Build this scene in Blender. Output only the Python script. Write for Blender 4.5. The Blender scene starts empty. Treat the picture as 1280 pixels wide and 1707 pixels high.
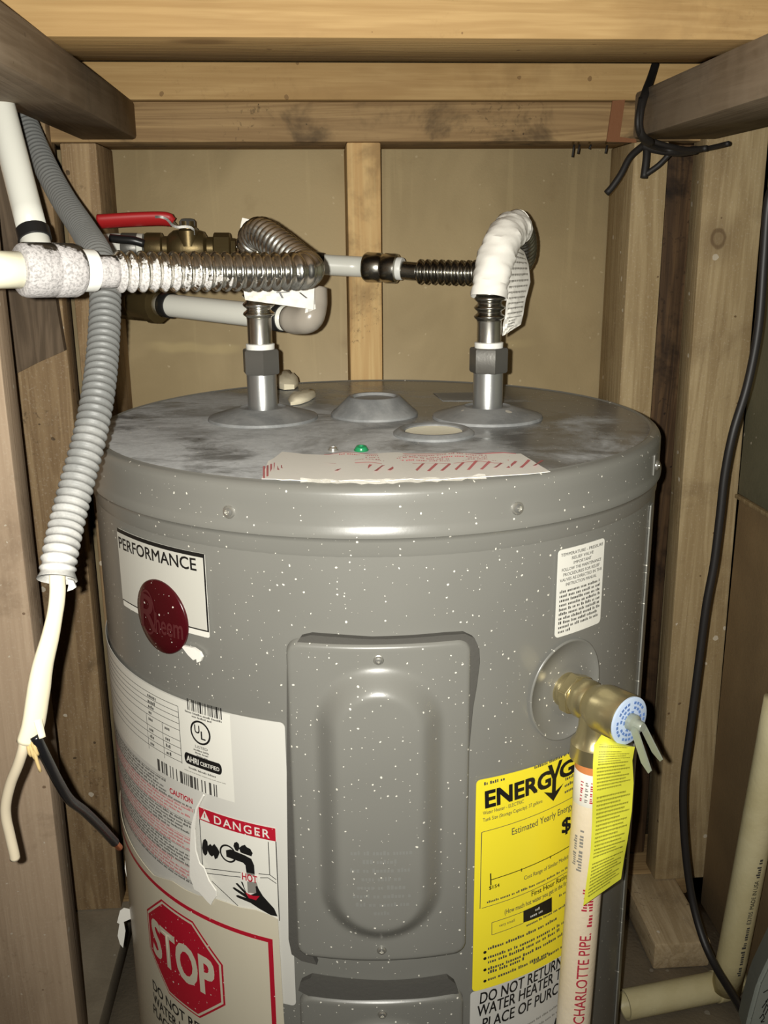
import bpy, bmesh, math, random
from mathutils import Vector, Matrix
from math import sin, cos, pi, radians, atan2, hypot, sqrt

random.seed(7)
S = bpy.context.scene
COL = S.collection

# ------------------------------------------------------------------ camera
FPX, PITCH, ROLL, YAW = 1609.05, .2764, .0086, -.0194      # focal length in pixels of a 1280x1707 frame
CAM = Vector((.0241, -.8649, .156))                        # z = 0 is the top disc of the heater
_c, _s = cos(YAW), sin(YAW)
FWD = Vector((_s*cos(PITCH), _c*cos(PITCH), -sin(PITCH)))
RGT = Vector((_c, -_s, 0))
UPV = RGT.cross(FWD)
rx = RGT*cos(ROLL) - UPV*sin(ROLL)
uy = RGT*sin(ROLL) + UPV*cos(ROLL)
cd = bpy.data.cameras.new('camera')
cd.sensor_fit = 'VERTICAL'; cd.sensor_height = 36; cd.sensor_width = 27
cd.lens = 36*FPX/1707
cd.clip_start = .01
cam = bpy.data.objects.new('camera', cd); COL.objects.link(cam)
cam.matrix_world = Matrix(((rx.x, uy.x, -FWD.x, CAM.x), (rx.y, uy.y, -FWD.y, CAM.y), (rx.z, uy.z, -FWD.z, CAM.z), (0, 0, 0, 1)))
S.camera = cam

# ------------------------------------------------------------------ world, flash, exposure
w = bpy.data.worlds.new('world'); S.world = w; w.use_nodes = True
w.node_tree.nodes['Background'].inputs[0].default_value = (1, .92, .8, 1)
w.node_tree.nodes['Background'].inputs[1].default_value = .012
ld = bpy.data.lights.new('phone_flash', 'SPOT')            # the phone's own flash, a little left of its lens
ld.energy = 39.0; ld.color = (1, .975, .90); ld.shadow_soft_size = .0028
ld.spot_size = radians(128); ld.spot_blend = 1.0
flash = bpy.data.objects.new('phone_flash', ld); COL.objects.link(flash)
flash.location = CAM - rx*.014 + uy*.004
flash.rotation_euler = (FWD*1.0 + uy*.20).to_track_quat('-Z', 'Y').to_euler()
S.view_settings.view_transform = 'Standard'
S.view_settings.look = 'None'
S.view_settings.exposure = 0.0
S.view_settings.gamma = 1.0
S.view_settings.use_curve_mapping = False

# ------------------------------------------------------------------ geometry of pixels, room and tank
RT = .25                                                   # tank radius
FLOOR = -.738
TH = .087                                                  # the closet is turned a little against the heater
RU = Vector((cos(TH), sin(TH), 0)); RV = Vector((-sin(TH), cos(TH), 0))

def ray(x, y):
    X, Y = x-640, 853.5-y
    return FWD + rx*(X/FPX) + uy*(Y/FPX)
def at(x, y, Y):
    v = ray(x, y); return CAM + v*((Y-CAM.y)/v.y)
def atv(x, y, V):                                          # on the room plane v = V
    v = ray(x, y); return CAM + v*((V-CAM.dot(RV))/v.dot(RV))
def room(p): return Vector((p.dot(RU), p.dot(RV), p.z))
def atu(x, y, U):
    v = ray(x, y); return CAM + v*((U-CAM.dot(RU))/v.dot(RU))
def atz(x, y, z):
    v = ray(x, y); return CAM + v*((z-CAM.z)/v.z)
def cy(x, y, R=RT):                                        # (arc length, z) on the tank
    v = ray(x, y)
    a = v.x**2+v.y**2; b = 2*(CAM.x*v.x+CAM.y*v.y); c = CAM.x**2+CAM.y**2-R*R
    d = max(b*b-4*a*c, 0)
    p = CAM + v*((-b-sqrt(d))/2/a)
    return (atan2(p.x, -p.y)*RT, p.z)
def cylp(s, z, off=0):
    t = s/RT; r = RT+off
    return Vector((r*sin(t), -r*cos(t), z))

def lin(c): c /= 255.0; return c/12.92 if c <= .04045 else ((c+.055)/1.055)**2.4
def rgb(r, g, b): return (lin(r), lin(g), lin(b), 1)

# ------------------------------------------------------------------ node helper
class NT:
    def __init__(s, name):
        s.m = bpy.data.materials.new(name); s.m.use_nodes = True
        s.t = s.m.node_tree; s.t.nodes.clear()
        s.out = s.t.nodes.new('ShaderNodeOutputMaterial')
        s.b = s.n('BsdfPrincipled'); s.t.links.new(s.b.outputs[0], s.out.inputs[0])
    def put(s, sock, v):
        if isinstance(v, bpy.types.NodeSocket): s.t.links.new(v, sock)
        elif v is not None:
            try: sock.default_value = v
            except Exception: sock.default_value = tuple(v)[:3] if hasattr(v, '__len__') else (v, v, v)
    def n(s, typ, ins=None, **kw):
        nd = s.t.nodes.new('ShaderNode'+typ)
        for k, v in kw.items(): setattr(nd, k, v)
        for k, v in (ins or {}).items(): s.put(nd.inputs[k], v)
        return nd
    def obj(s): return s.n('TexCoord').outputs['Object']
    def math(s, op, a, b=None, clamp=False):
        nd = s.n('Math', operation=op, use_clamp=clamp); s.put(nd.inputs[0], a)
        if b is not None: s.put(nd.inputs[1], b)
        return nd.outputs[0]
    def vmul(s, v, k): return s.n('VectorMath', {0: v, 1: k}, operation='MULTIPLY').outputs[0]
    def vadd(s, v, k): return s.n('VectorMath', {0: v, 1: k}, operation='ADD').outputs[0]
    def noise(s, v, scale, detail=4, dist=0, rough=.55):
        return s.n('TexNoise', {'Vector': v, 'Scale': scale, 'Detail': detail, 'Distortion': dist, 'Roughness': rough}).outputs[0]
    def smooth(s, v, a, b):
        return s.n('MapRange', {0: v, 1: a, 2: b, 3: 0.0, 4: 1.0}, interpolation_type='SMOOTHSTEP').outputs[0]
    def mix(s, f, a, b):
        nd = s.n('Mix', data_type='RGBA'); s.put(nd.inputs[0], f); s.put(nd.inputs[6], a); s.put(nd.inputs[7], b)
        return nd.outputs[2]
    def xyz(s, v):
        o = s.n('SeparateXYZ', {0: v}).outputs; return o[0], o[1], o[2]
    def comb(s, a, b, c=0.0): return s.n('CombineXYZ', {0: a, 1: b, 2: c}).outputs[0]
    def specks(s, v, scale, keep, size, dims='3D'):        # irregular little spots, only some cells carry one
        vv = s.vadd(v, s.vmul(s.n('TexNoise', {'Vector': v, 'Scale': scale*1.7, 'Detail': 1}).outputs[1], (.35/scale,)*3))
        nd = s.n('TexVoronoi', {'Vector': vv, 'Scale': scale}, voronoi_dimensions=dims)
        cr = s.n('SeparateColor', {0: nd.outputs['Color']}).outputs
        gate = s.math('GREATER_THAN', cr[0], 1-keep)
        rad = s.math('MULTIPLY', s.math('POWER', cr[1], 2.5), size)
        return s.math('MULTIPLY', gate, s.math('LESS_THAN', nd.outputs['Distance'], s.math('ADD', rad, size*.25)))
    def bump(s, h, st, dist=.001):
        s.put(s.b.inputs['Normal'], s.n('Bump', {'Strength': st, 'Distance': dist, 'Height': h}).outputs[0])
    def base(s, c): s.put(s.b.inputs['Base Color'], c)
    def rough(s, r): s.put(s.b.inputs['Roughness'], r)
    def metal(s, r): s.put(s.b.inputs['Metallic'], r)

def plain(name, c, rough=.5, metal=0, spec=None, bumpy=0):
    N = NT(name); N.base(c); N.rough(rough); N.metal(metal)
    if spec is not None: N.b.inputs['Specular IOR Level'].default_value = spec
    if bumpy: N.bump(N.noise(N.obj(), 260, 3), bumpy, .0006)
    return N.m

def wood(name, light, dark, axis, grime=(.05, .04, .03, 1), amt=.5, white=0.0, knots=.25, weather=None, streak=.5, knot_at=None):
    light = tuple(k*.80 for k in light[:3])+(1,); dark = tuple(k*.76 for k in dark[:3])+(1,)
    N = NT(name)
    ri = N.n('ObjectInfo').outputs['Random']
    v = N.vadd(N.obj(), N.n('VectorMath', {0: (3.1, 7.7, 5.3), 'Scale': ri}, operation='SCALE').outputs[0])
    sc = [1, 1, 1]; sc[axis] = .07
    g = N.vmul(v, tuple(sc))
    n1 = N.noise(g, 22, 4, 1.2)
    ring = N.math('MULTIPLY', N.math('ADD', N.math('SINE', N.math('MULTIPLY', n1, 46)), 1), .5)
    fs = [1, 1, 1]; fs[axis] = .03
    n2 = N.noise(N.vmul(v, tuple(fs)), 260, 3)
    f = N.math('ADD', N.math('MULTIPLY', n1, .5), N.math('ADD', N.math('MULTIPLY', ring, .22*streak*2), N.math('MULTIPLY', n2, .35)))
    c = N.mix(N.smooth(f, .3, .85), dark, light)
    if weather is not None:
        c = N.mix(N.math('MULTIPLY', N.smooth(N.noise(N.vmul(v, (1, 1, 1)), 7, 4, .6), .42, .62), .8), c, weather)
    ks = [1, 1, 1]; ks[axis] = .45
    vo = N.n('TexVoronoi', {'Vector': N.vmul(v, tuple(ks)), 'Scale': 9.0})
    kg = N.math('GREATER_THAN', N.n('SeparateColor', {0: vo.outputs['Color']}).outputs[0], 1-knots)
    kn = N.math('MULTIPLY', kg, N.math('SUBTRACT', 1.0, N.smooth(vo.outputs['Distance'], .04, .13)))
    c = N.mix(N.math('MULTIPLY', kn, .75), c, grime)
    st = N.noise(v, 11, 5, .4, .65)
    c = N.mix(N.math('MULTIPLY', N.smooth(st, .52, .70), amt), c, grime)
    c = N.mix(N.math('MULTIPLY', N.smooth(N.noise(v, 4.5, 3, .3), .55, .68), amt*.5), c, grime)
    c = N.mix(N.math('MULTIPLY', N.specks(v, 75, .16, .16), .8), c, grime)
    mold = N.math('MULTIPLY', N.smooth(N.noise(v, 150, 4, .3, .7), .56, .68), N.smooth(N.noise(N.vmul(v, (1, 1, 1)), 8, 3), .5, .64))
    c = N.mix(N.math('MULTIPLY', mold, .6 if amt > .42 else .2), c, grime)
    if white:
        c = N.mix(N.math('MULTIPLY', N.specks(v, 95, white, .3), .75), c, rgb(214, 204, 184))
        c = N.mix(N.math('MULTIPLY', N.smooth(N.noise(v, 420, 2), .55, .75), .25), c, rgb(205, 190, 168))
    if knot_at is not None:
        x, y, z = N.xyz(N.obj())
        q = N.comb(N.math('SUBTRACT', x, knot_at.x), N.math('MULTIPLY', N.math('SUBTRACT', z, knot_at.z), .85), 0.0)
        L = N.n('VectorMath', {0: q}, operation='LENGTH').outputs['Value']
        L = N.math('ADD', L, N.math('MULTIPLY', N.math('SUBTRACT', N.noise(v, 60, 2), .5), .006))
        ring_ = N.math('SUBTRACT', 1.0, N.smooth(N.math('ABSOLUTE', N.math('SUBTRACT', L, .0080)), .0006, .0026))
        c = N.mix(N.math('MULTIPLY', N.math('SUBTRACT', 1.0, N.smooth(L, .006, .012)), .35), c, grime)
        c = N.mix(N.math('MULTIPLY', ring_, .6), c, grime)
        c = N.mix(N.math('MULTIPLY', N.math('SUBTRACT', 1.0, N.smooth(L, .01, .035)), .3), c, grime)
    N.base(c); N.rough(.72); N.b.inputs['Specular IOR Level'].default_value = .25
    N.bump(N.math('ADD', n2, N.math('MULTIPLY', ring, .3)), .35, .0012)
    return N.m

# ------------------------------------------------------------------ mesh helpers
def obj(name, bm, mat, parent=None, smooth=40, label=None, kind=None):
    if smooth:
        lim = radians(smooth)
        for f in bm.faces: f.smooth = True
        for e in bm.edges:
            if len(e.link_faces) == 2 and e.calc_face_angle(0) > lim: e.smooth = False
    me = bpy.data.meshes.new(name); bm.to_mesh(me); bm.free()
    for m in (mat if isinstance(mat, (list, tuple)) else [mat]): me.materials.append(m)
    o = bpy.data.objects.new(name, me); COL.objects.link(o)
    if parent is not None: o.parent = parent
    if label: o['label'] = label
    if kind: o['kind'] = kind
    return o
def thing(name, label, cat, group=None, loc=(0, 0, 0)):
    o = bpy.data.objects.new(name, None); COL.objects.link(o); o.location = loc
    o.empty_display_size = .05
    o['label'] = label; o['category'] = cat
    if group: o['group'] = group
    return o
def tag(o, label, cat, group=None):
    o['label'] = label; o['category'] = cat
    if group: o['group'] = group
    return o

def box(bm, lo, hi, bev=.0015, wob=0):
    vs = [bm.verts.new(((lo, hi)[i][0], (lo, hi)[j][1], (lo, hi)[k][2])) for i in (0, 1) for j in (0, 1) for k in (0, 1)]
    for q in ((0, 1, 3, 2), (4, 6, 7, 5), (0, 4, 5, 1), (2, 3, 7, 6), (0, 2, 6, 4), (1, 5, 7, 3)):
        bm.faces.new([vs[i] for i in q])
    if wob:
        for v in vs: v.co += Vector((random.uniform(-wob, wob), random.uniform(-wob, wob), random.uniform(-wob, wob)))
    if bev:
        es = set(e for v in vs for e in v.link_edges)
        bmesh.ops.bevel(bm, geom=list(es), offset=bev, segments=2, affect='EDGES', profile=.5)
    return bm
def nbox(lo, hi, bev=.0015, wob=0): return box(bmesh.new(), lo, hi, bev, wob)

def prism(bm, pts, d):                                     # a planar outline (3D points) pushed along d
    a = [bm.verts.new(p) for p in pts]; b = [bm.verts.new(Vector(p)+d) for p in pts]
    bm.faces.new(a); bm.faces.new(b[::-1])
    n = len(a)
    for i in range(n): bm.faces.new((a[i], b[i], b[(i+1) % n], a[(i+1) % n]))
    bmesh.ops.recalc_face_normals(bm, faces=bm.faces[:])
    return bm

def spline(pts, step):
    P = [Vector(p) for p in pts]
    P = [P[0]*2-P[1]] + P + [P[-1]*2-P[-2]]
    dense = []
    for i in range(1, len(P)-2):
        p0, p1, p2, p3 = P[i-1:i+3]
        n = max(4, int((p2-p1).length/step*3))
        for k in range(n):
            t = k/n
            dense.append(.5*((2*p1)+(p2-p0)*t+(2*p0-5*p1+4*p2-p3)*t*t+(3*p1-p0-3*p2+p3)*t**3))
    dense.append(P[-2])
    out = [dense[0]]; acc = 0
    for a, b in zip(dense, dense[1:]):
        L = (b-a).length
        while L > 1e-9 and acc+L >= step:
            a = a + (b-a)*((step-acc)/L); out.append(a.copy()); L = (b-a).length; acc = 0
        acc += L
    if (out[-1]-dense[-1]).length > step*.3: out.append(dense[-1])
    return out
def frames(pts):
    T = [(pts[min(i+1, len(pts)-1)]-pts[max(i-1, 0)]).normalized() for i in range(len(pts))]
    n = T[0].orthogonal().normalized(); F = []
    for t in T:
        n = (n - t*n.dot(t)).normalized(); F.append((n.copy(), t.cross(n), t))
    return F
def tube(bm, pts, rad, seg=16, step=.004, cap=True, flat=1.0, raw=False):
    P = [Vector(p) for p in pts] if raw else spline(pts, step)
    F = frames(P); L = 0; rings = []
    for i, p in enumerate(P):
        if i: L += (P[i]-P[i-1]).length
        r = rad(L) if callable(rad) else rad
        rings.append([bm.verts.new(p + F[i][0]*(r*cos(2*pi*k/seg)) + F[i][1]*(r*flat*sin(2*pi*k/seg))) for k in range(seg)])
    for a, b in zip(rings, rings[1:]):
        for k in range(seg): bm.faces.new((a[k], a[(k+1) % seg], b[(k+1) % seg], b[k]))
    if cap: bm.faces.new(rings[0][::-1]); bm.faces.new(rings[-1])
    return bm
def ntube(*a, **k): return tube(bmesh.new(), *a, **k)
def lathe(bm, prof, o, ax, seg=32, cap=True, squash=None):
    ax = Vector(ax).normalized(); n = ax.orthogonal().normalized(); m = ax.cross(n); o = Vector(o)
    rings = [[bm.verts.new(o+ax*h+(n*cos(2*pi*k/seg)+m*sin(2*pi*k/seg))*r) for k in range(seg)] for r, h in prof]
    for a, b in zip(rings, rings[1:]):
        for k in range(seg): bm.faces.new((a[k], a[(k+1) % seg], b[(k+1) % seg], b[k]))
    if cap:
        bm.faces.new(rings[0][::-1]); bm.faces.new(rings[-1])
    bmesh.ops.recalc_face_normals(bm, faces=bm.faces[:])
    return bm
def nlathe(*a, **k): return lathe(bmesh.new(), *a, **k)

# ------------------------------------------------------------------ flat print, later wrapped round a cylinder
_tx = {}
def text_mesh(body, bold, sp=1.0):
    k = (body, bold, sp)
    if k not in _tx:
        c = bpy.data.curves.new('t', 'FONT'); c.body = body; c.size = 1; c.offset = bold; c.resolution_u = 3; c.space_character = sp
        o = bpy.data.objects.new('t', c); COL.objects.link(o)
        bpy.context.view_layer.update()
        me = bpy.data.meshes.new_from_object(o.evaluated_get(bpy.context.evaluated_depsgraph_get()))
        vs = [(v.co.x, v.co.y) for v in me.vertices]; fs = [list(p.vertices) for p in me.polygons]
        bpy.data.objects.remove(o); bpy.data.curves.remove(c); bpy.data.meshes.remove(me)
        _tx[k] = (vs, fs)
    return _tx[k]

class Flat:
    """2D drawing in (s, z); every face carries a material index and a height above the surface."""
    def __init__(s): s.bm = bmesh.new(); s.mats = []
    def mi(s, m):
        if m not in s.mats: s.mats.append(m)
        return s.mats.index(m)
    def poly(s, pts, m, h=0.0):
        f = s.bm.faces.new([s.bm.verts.new((p[0], p[1], h)) for p in pts]); f.material_index = s.mi(m)
        if f.normal.z < 0 or f.calc_area() >= 0 and sum(a[0]*b[1]-b[0]*a[1] for a, b in zip(pts, pts[1:]+pts[:1])) < 0: f.normal_flip()
        return f
    def rect(s, x0, y0, x1, y1, m, h=0.0): s.poly([(x0, y0), (x1, y0), (x1, y1), (x0, y1)], m, h)
    def line(s, p, q, w, m, h=0.0):
        d = Vector((q[0]-p[0], q[1]-p[1])); n = Vector((-d.y, d.x)).normalized()*w/2
        s.poly([(p[0]+n.x, p[1]+n.y), (p[0]-n.x, p[1]-n.y), (q[0]-n.x, q[1]-n.y), (q[0]+n.x, q[1]+n.y)], m, h)
    def path(s, pts, w, m, h=0.0):
        for a, b in zip(pts, pts[1:]): s.line(a, b, w, m, h)
    def ell(s, c, rx_, ry, m, h=0.0, n=28):
        s.poly([(c[0]+rx_*cos(2*pi*k/n), c[1]+ry*sin(2*pi*k/n)) for k in range(n)], m, h)
    def ring(s, c, r, w, m, h=0.0, n=32, ry=None):
        k_ = (ry or r)/r
        for k in range(n):
            a, b = 2*pi*k/n, 2*pi*(k+1)/n
            s.poly([(c[0]+q*cos(t), c[1]+q*k_*sin(t)) for q, t in ((r, a), (r, b), (r-w, b), (r-w, a))], m, h)
    def text(s, body, p, q, cap, m, h=0.0, bold=.0, ital=0, sp=1.0):
        if bold > 0:
            e = bold*cap*1.1; k_ = 0
            for ox, oy in ((-e, -e), (e, -e), (e, e), (-e, e)):
                s.text(body, (p[0]+ox, p[1]+oy), (q[0]+ox, q[1]+oy), cap, m, h+k_*1e-5, 0, ital, sp); k_ += 1
            return
        vs, fs = text_mesh(body, 0, sp)
        if not vs: return
        x0, x1 = min(v[0] for v in vs), max(v[0] for v in vs)
        y1 = max(v[1] for v in text_mesh('H', 0)[0])
        d = Vector((q[0]-p[0], q[1]-p[1])); n = Vector((-d.y, d.x)).normalized()*cap/y1
        nv = []
        for x, y in vs:
            t = (x-x0)/(x1-x0) + ital*y/(x1-x0)
            nv.append(s.bm.verts.new((p[0]+d.x*t+n.x*y, p[1]+d.y*t+n.y*y, h)))
        for f in fs:
            try: g = s.bm.faces.new([nv[i] for i in f]); g.material_index = s.mi(m)
            except ValueError: pass
    def greek(s, p, q, cap, m, h=0.0, gap=.35, seed=1, word=(2, 8)):   # a line of print too small to read
        r = random.Random(seed); d = Vector((q[0]-p[0], q[1]-p[1])); L = d.length; d /= L; n = Vector((-d.y, d.x))
        x = 0
        while x < L:
            for _ in range(r.randint(*word)):
                wd = cap*r.uniform(.35, .6)
                if x+wd > L: return
                hh = cap*r.choice((.7, .7, .75, 1)); a = d*x+Vector(p); b = d*(x+wd)+Vector(p)
                s.poly([(a.x, a.y), (b.x, b.y), (b.x+n.x*hh, b.y+n.y*hh), (a.x+n.x*hh, a.y+n.y*hh)], m, h)
                x += wd+cap*.22
            x += cap*.55
    def bars(s, x0, y0, x1, y1, m, h=0.0, seed=3, unit=.0006):
        r = random.Random(seed); x = x0
        while x < x1:
            wd = unit*r.choice((1, 1, 2, 3)); s.rect(x, y0, min(x+wd, x1), y1, m, h); x += wd+unit*r.choice((1, 1, 2, 3))
    def sheet(s, x0, y0, x1, y1, rad, m, th=.0006, rot=0):           # a label body with rounded corners and edges
        pts = []; cx, cz = (x0+x1)/2, (y0+y1)/2
        for (x, y, a0) in ((x1-rad, y1-rad, 0), (x0+rad, y1-rad, 90), (x0+rad, y0+rad, 180), (x1-rad, y0+rad, 270)):
            for k in range(6):
                a = radians(a0+18*k); pts.append((x+rad*cos(a), y+rad*sin(a)))
        if rot: pts = [(cx+(x-cx)*cos(rot)-(y-cz)*sin(rot), cz+(x-cx)*sin(rot)+(y-cz)*cos(rot)) for x, y in pts]
        s.slab(pts, m, th)
    def slab(s, pts, m, th=.0006):
        s.poly(pts, m, th); n = len(pts)
        a = [s.bm.verts.new((p[0], p[1], th)) for p in pts]; b = [s.bm.verts.new((p[0], p[1], 0)) for p in pts]
        for i in range(n):
            f = s.bm.faces.new((a[i], b[i], b[(i+1) % n], a[(i+1) % n])); f.material_index = s.mi(m)
    def bisect(s, step, axis=0):
        bm = s.bm
        if not bm.verts: return
        lo = min(v.co[axis] for v in bm.verts); hi = max(v.co[axis] for v in bm.verts)
        k = math.ceil(lo/step)
        no = Vector((1, 0, 0)) if axis == 0 else Vector((0, 1, 0))
        while k*step < hi:
            bmesh.ops.bisect_plane(bm, geom=bm.verts[:]+bm.edges[:]+bm.faces[:], plane_co=no*(k*step), plane_no=no, dist=1e-7)
            k += 1
    def wrap(s, off, name, parent, step=.008, smooth=30, label=None, kind=None):
        s.bisect(step)
        for v in s.bm.verts: v.co = cylp(v.co.x, v.co.y, off+v.co.z)
        return obj(name, s.bm, s.mats, parent, smooth, label, kind)
    def place(s, fn, name, parent, step=None, axis=0, smooth=30, label=None, kind=None):
        if step: s.bisect(step, axis)
        for v in s.bm.verts: v.co = fn(v.co.x, v.co.y, v.co.z)
        return obj(name, s.bm, s.mats, parent, smooth, label, kind)

# ------------------------------------------------------------------ materials
M = {}
TAN, TAN_D = rgb(214, 172, 112), rgb(150, 108, 62)
M['stud'] = wood('stud_wood', rgb(255, 226, 164), rgb(222, 180, 122), 2, rgb(96, 74, 50), .45, knots=.2, streak=.25)
M['stud_old'] = wood('old_stud_wood', rgb(204, 176, 134), rgb(152, 124, 90), 2, rgb(72, 58, 42), .5, .05, streak=.3)
M['stud_dusty'] = wood('dusty_stud_wood', rgb(228, 204, 174), rgb(200, 174, 146), 2, rgb(110, 88, 66), .4, .24, .1, streak=.15)
M['knot_board'] = wood('knot_board_wood', rgb(206, 184, 142), rgb(170, 146, 106), 2, rgb(92, 70, 46), .3, .06, .1, streak=.35, knot_at=room(atv(1197, 398, .25)))
M['stud_dark'] = wood('gap_dark_wood', rgb(120, 92, 62), rgb(70, 52, 36), 2, rgb(30, 22, 16), .85, .0, .3, streak=.4)  # dark brown colour stands in for the shade of the gap it fills
M['stud_knot'] = wood('knotty_board_wood', rgb(206, 184, 142), rgb(170, 146, 106), 2, rgb(104, 82, 58), .3, .06, .3, streak=.35)
M['brace'] = wood('weathered_brace_wood', rgb(142, 122, 100), rgb(104, 88, 70), 2, rgb(64, 54, 44), .5, streak=.5)
M['plate_x'] = wood('header_wood', rgb(196, 164, 116), rgb(150, 120, 82), 0, rgb(66, 52, 36), .75, knots=.25, streak=.35)
M['joist'] = wood('joist_wood', rgb(218, 184, 128), rgb(184, 148, 96), 0, rgb(122, 94, 60), .25, knots=.08, streak=.2)
M['plate_y'] = wood('grey_plate_wood', rgb(172, 154, 130), rgb(130, 112, 90), 1, rgb(92, 78, 62), .45, weather=rgb(146, 130, 110), knots=.06, streak=.3)
M['sill'] = wood('sill_wood', rgb(232, 210, 172), rgb(186, 162, 124), 1, rgb(84, 66, 48), .5, .05, streak=.3)

def hardboard():
    N = NT('tan_hardboard'); v = N.obj()
    c = N.mix(N.smooth(N.noise(v, 5, 4, .5), .35, .68), rgb(170, 151, 114), rgb(192, 172, 132))
    x, y, z = N.xyz(v)
    drip = N.noise(N.comb(N.math('MULTIPLY', x, 45), y, N.math('MULTIPLY', z, 2.2)), 1, 4, .4)
    c = N.mix(N.math('MULTIPLY', N.smooth(drip, .6, .68), .16), c, rgb(216, 196, 150))
    zz = N.math('ADD', z, N.math('MULTIPLY', N.noise(v, 9, 3), .035))
    tide = N.math('SUBTRACT', 1.0, N.smooth(N.math('ABSOLUTE', N.math('SUBTRACT', zz, .045)), .002, .008))
    tide = N.math('MULTIPLY', tide, N.smooth(N.noise(v, 6, 2), .5, .6))
    c = N.mix(N.math('MULTIPLY', tide, .3), c, rgb(226, 206, 150))
    c = N.mix(N.math('MULTIPLY', N.specks(v, 90, .25, .22), .4), c, rgb(222, 206, 170))
    c = N.mix(N.math('MULTIPLY', N.smooth(N.noise(v, 14, 5), .6, .78), .35), c, rgb(140, 116, 82))
    N.base(c); N.rough(.6); N.bump(N.noise(v, 300, 2), .2, .0006)
    return N.m
M['board'] = hardboard()
def blotchy(name, a, b, scale=8, rough=.8, white=.1, fine=.3):
    N = NT(name); v = N.obj()
    c = N.mix(N.smooth(N.noise(v, scale, 5, .4), .35, .7), a, b)
    c = N.mix(N.math('MULTIPLY', N.smooth(N.noise(v, 300, 3), .5, .8), fine), c, b)
    if white: c = N.mix(N.math('MULTIPLY', N.specks(v, 100, white, .28), .7), c, rgb(210, 204, 190))
    N.base(c); N.rough(rough); N.bump(N.noise(v, 220, 3), .3, .001)
    return N.m
M['concrete'] = blotchy('dirty_concrete', rgb(138, 126, 106), rgb(170, 157, 135), 7)
M['panel_grey'] = blotchy('grey_green_board', rgb(108, 108, 88), rgb(128, 126, 104), 6, .7, .08)
M['panel_brown'] = blotchy('brown_board', rgb(134, 112, 80), rgb(154, 130, 94), 6, .75, .02)
M['dark'] = plain('dark_timber', rgb(92, 72, 50), .9)

def paint(name, col, dust=0.0, rough=.26, spk=.16, top=False):
    N = NT(name); v = N.obj(); x, y, z = N.xyz(v)
    if top:
        uv = N.comb(x, y, 0.0)
    else:
        uv = N.comb(N.math('MULTIPLY', N.math('ARCTAN2', x, N.math('MULTIPLY', y, -1.0)), RT), z, 0.0)
    c = N.mix(N.smooth(N.noise(v, 5, 3), .3, .7), col, tuple(k*1.1 for k in col[:3])+(1,))
    r = N.math('ADD', rough, N.math('MULTIPLY', N.noise(v, 30, 4), .12))
    if top:
        # drywall dust lies thickest at the left and front; scuffed and wiped in patches
        lean = N.math('ADD', N.math('MULTIPLY', x, -.75), N.math('MULTIPLY', y, -.55))
        big = N.math('ADD', N.noise(v, 8, 7, .35, .66), lean)
        d = N.smooth(big, .38, .64)
        wipe = N.smooth(N.noise(N.vmul(v, (1, 1.7, 1)), 10, 7, .5, .68), .48, .66)
        fine = N.math('ADD', .45, N.math('MULTIPLY', N.noise(v, 140, 5, .4, .7), .7), True)
        d = N.math('MULTIPLY', N.math('MULTIPLY', d, fine), N.math('SUBTRACT', 1.0, N.math('MULTIPLY', wipe, .8)))
        c = N.mix(N.math('MULTIPLY', wipe, .45), c, rgb(48, 47, 44))
        c = N.mix(d, c, rgb(224, 228, 230))
        scr = N.noise(N.vmul(v, (3.0, 22.0, 1)), 11, 3, .8)
        c = N.mix(N.math('MULTIPLY', N.smooth(N.math('ABSOLUTE', N.math('SUBTRACT', scr, .5)), .012, .0), .3), c, rgb(40, 39, 37))
        r = N.math('ADD', .2, N.math('MULTIPLY', d, .5))
        N.b.inputs['Specular IOR Level'].default_value = .22
    m1 = N.specks(uv, 85, spk, .052, '2D'); m2 = N.specks(uv, 210, spk*1.4, .13, '2D'); m3 = N.specks(uv, 26, spk*.3, .034, '2D')
    m = N.math('MAXIMUM', N.math('MAXIMUM', m1, m2), m3)
    c = N.mix(N.math('MULTIPLY', m, .85), c, rgb(232, 228, 214))
    N.base(c); N.rough(N.math('ADD', r, N.math('MULTIPLY', m, .5), True))
    N.bump(N.noise(v, 420, 2), .06, .0004)
    return N.m
GREY = rgb(117, 116, 110)
M['paint'] = paint('grey_heater_enamel', GREY)
M['cover_paint'] = paint('grey_cover_enamel', rgb(116, 115, 109), spk=.1)
M['top_paint'] = paint('dusty_top_enamel', rgb(112, 114, 114), top=True, spk=.06)
M['plastic_grey'] = blotchy('grey_boss_plastic', rgb(124, 126, 126), rgb(152, 153, 152), 30, .5, .06, .35)
M['foam'] = plain('black_foam', rgb(76, 74, 69), .95, bumpy=.6)
M['cream'] = plain('cream_foam', rgb(255, 250, 226), .8, bumpy=.4)
M['white'] = plain('label_white', rgb(224, 222, 212), .35)
M['label_grey'] = plain('label_silver_white', rgb(206, 204, 196), .35)
M['plate_silver'] = plain('silver_name_plate', rgb(196, 194, 184), .3)
M['ink'] = plain('black_ink', rgb(26, 25, 24), .45)
M['ink2'] = plain('faded_black_ink', rgb(74, 72, 68), .5)
M['ink_soft'] = plain('pale_grey_ink', rgb(136, 133, 126), .5)
M['red'] = paint('red_ink', rgb(172, 24, 44), spk=.2, rough=.35)
M['red_soft'] = plain('pale_red_ink', rgb(196, 110, 112), .5)
M['maroon'] = paint('maroon_badge', rgb(62, 8, 15), spk=.2, rough=.2)
M['badge_ink'] = plain('badge_relief', rgb(82, 36, 38), .3)
M['yellow'] = plain('energy_yellow', rgb(240, 222, 52), .4)
M['film'] = plain('cream_film', rgb(206, 198, 176), .3)
M['notice'] = plain('grey_notice_paper', rgb(198, 196, 190), .45)
M['emboss'] = plain('emboss_enamel', rgb(126, 126, 121), .35)

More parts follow.
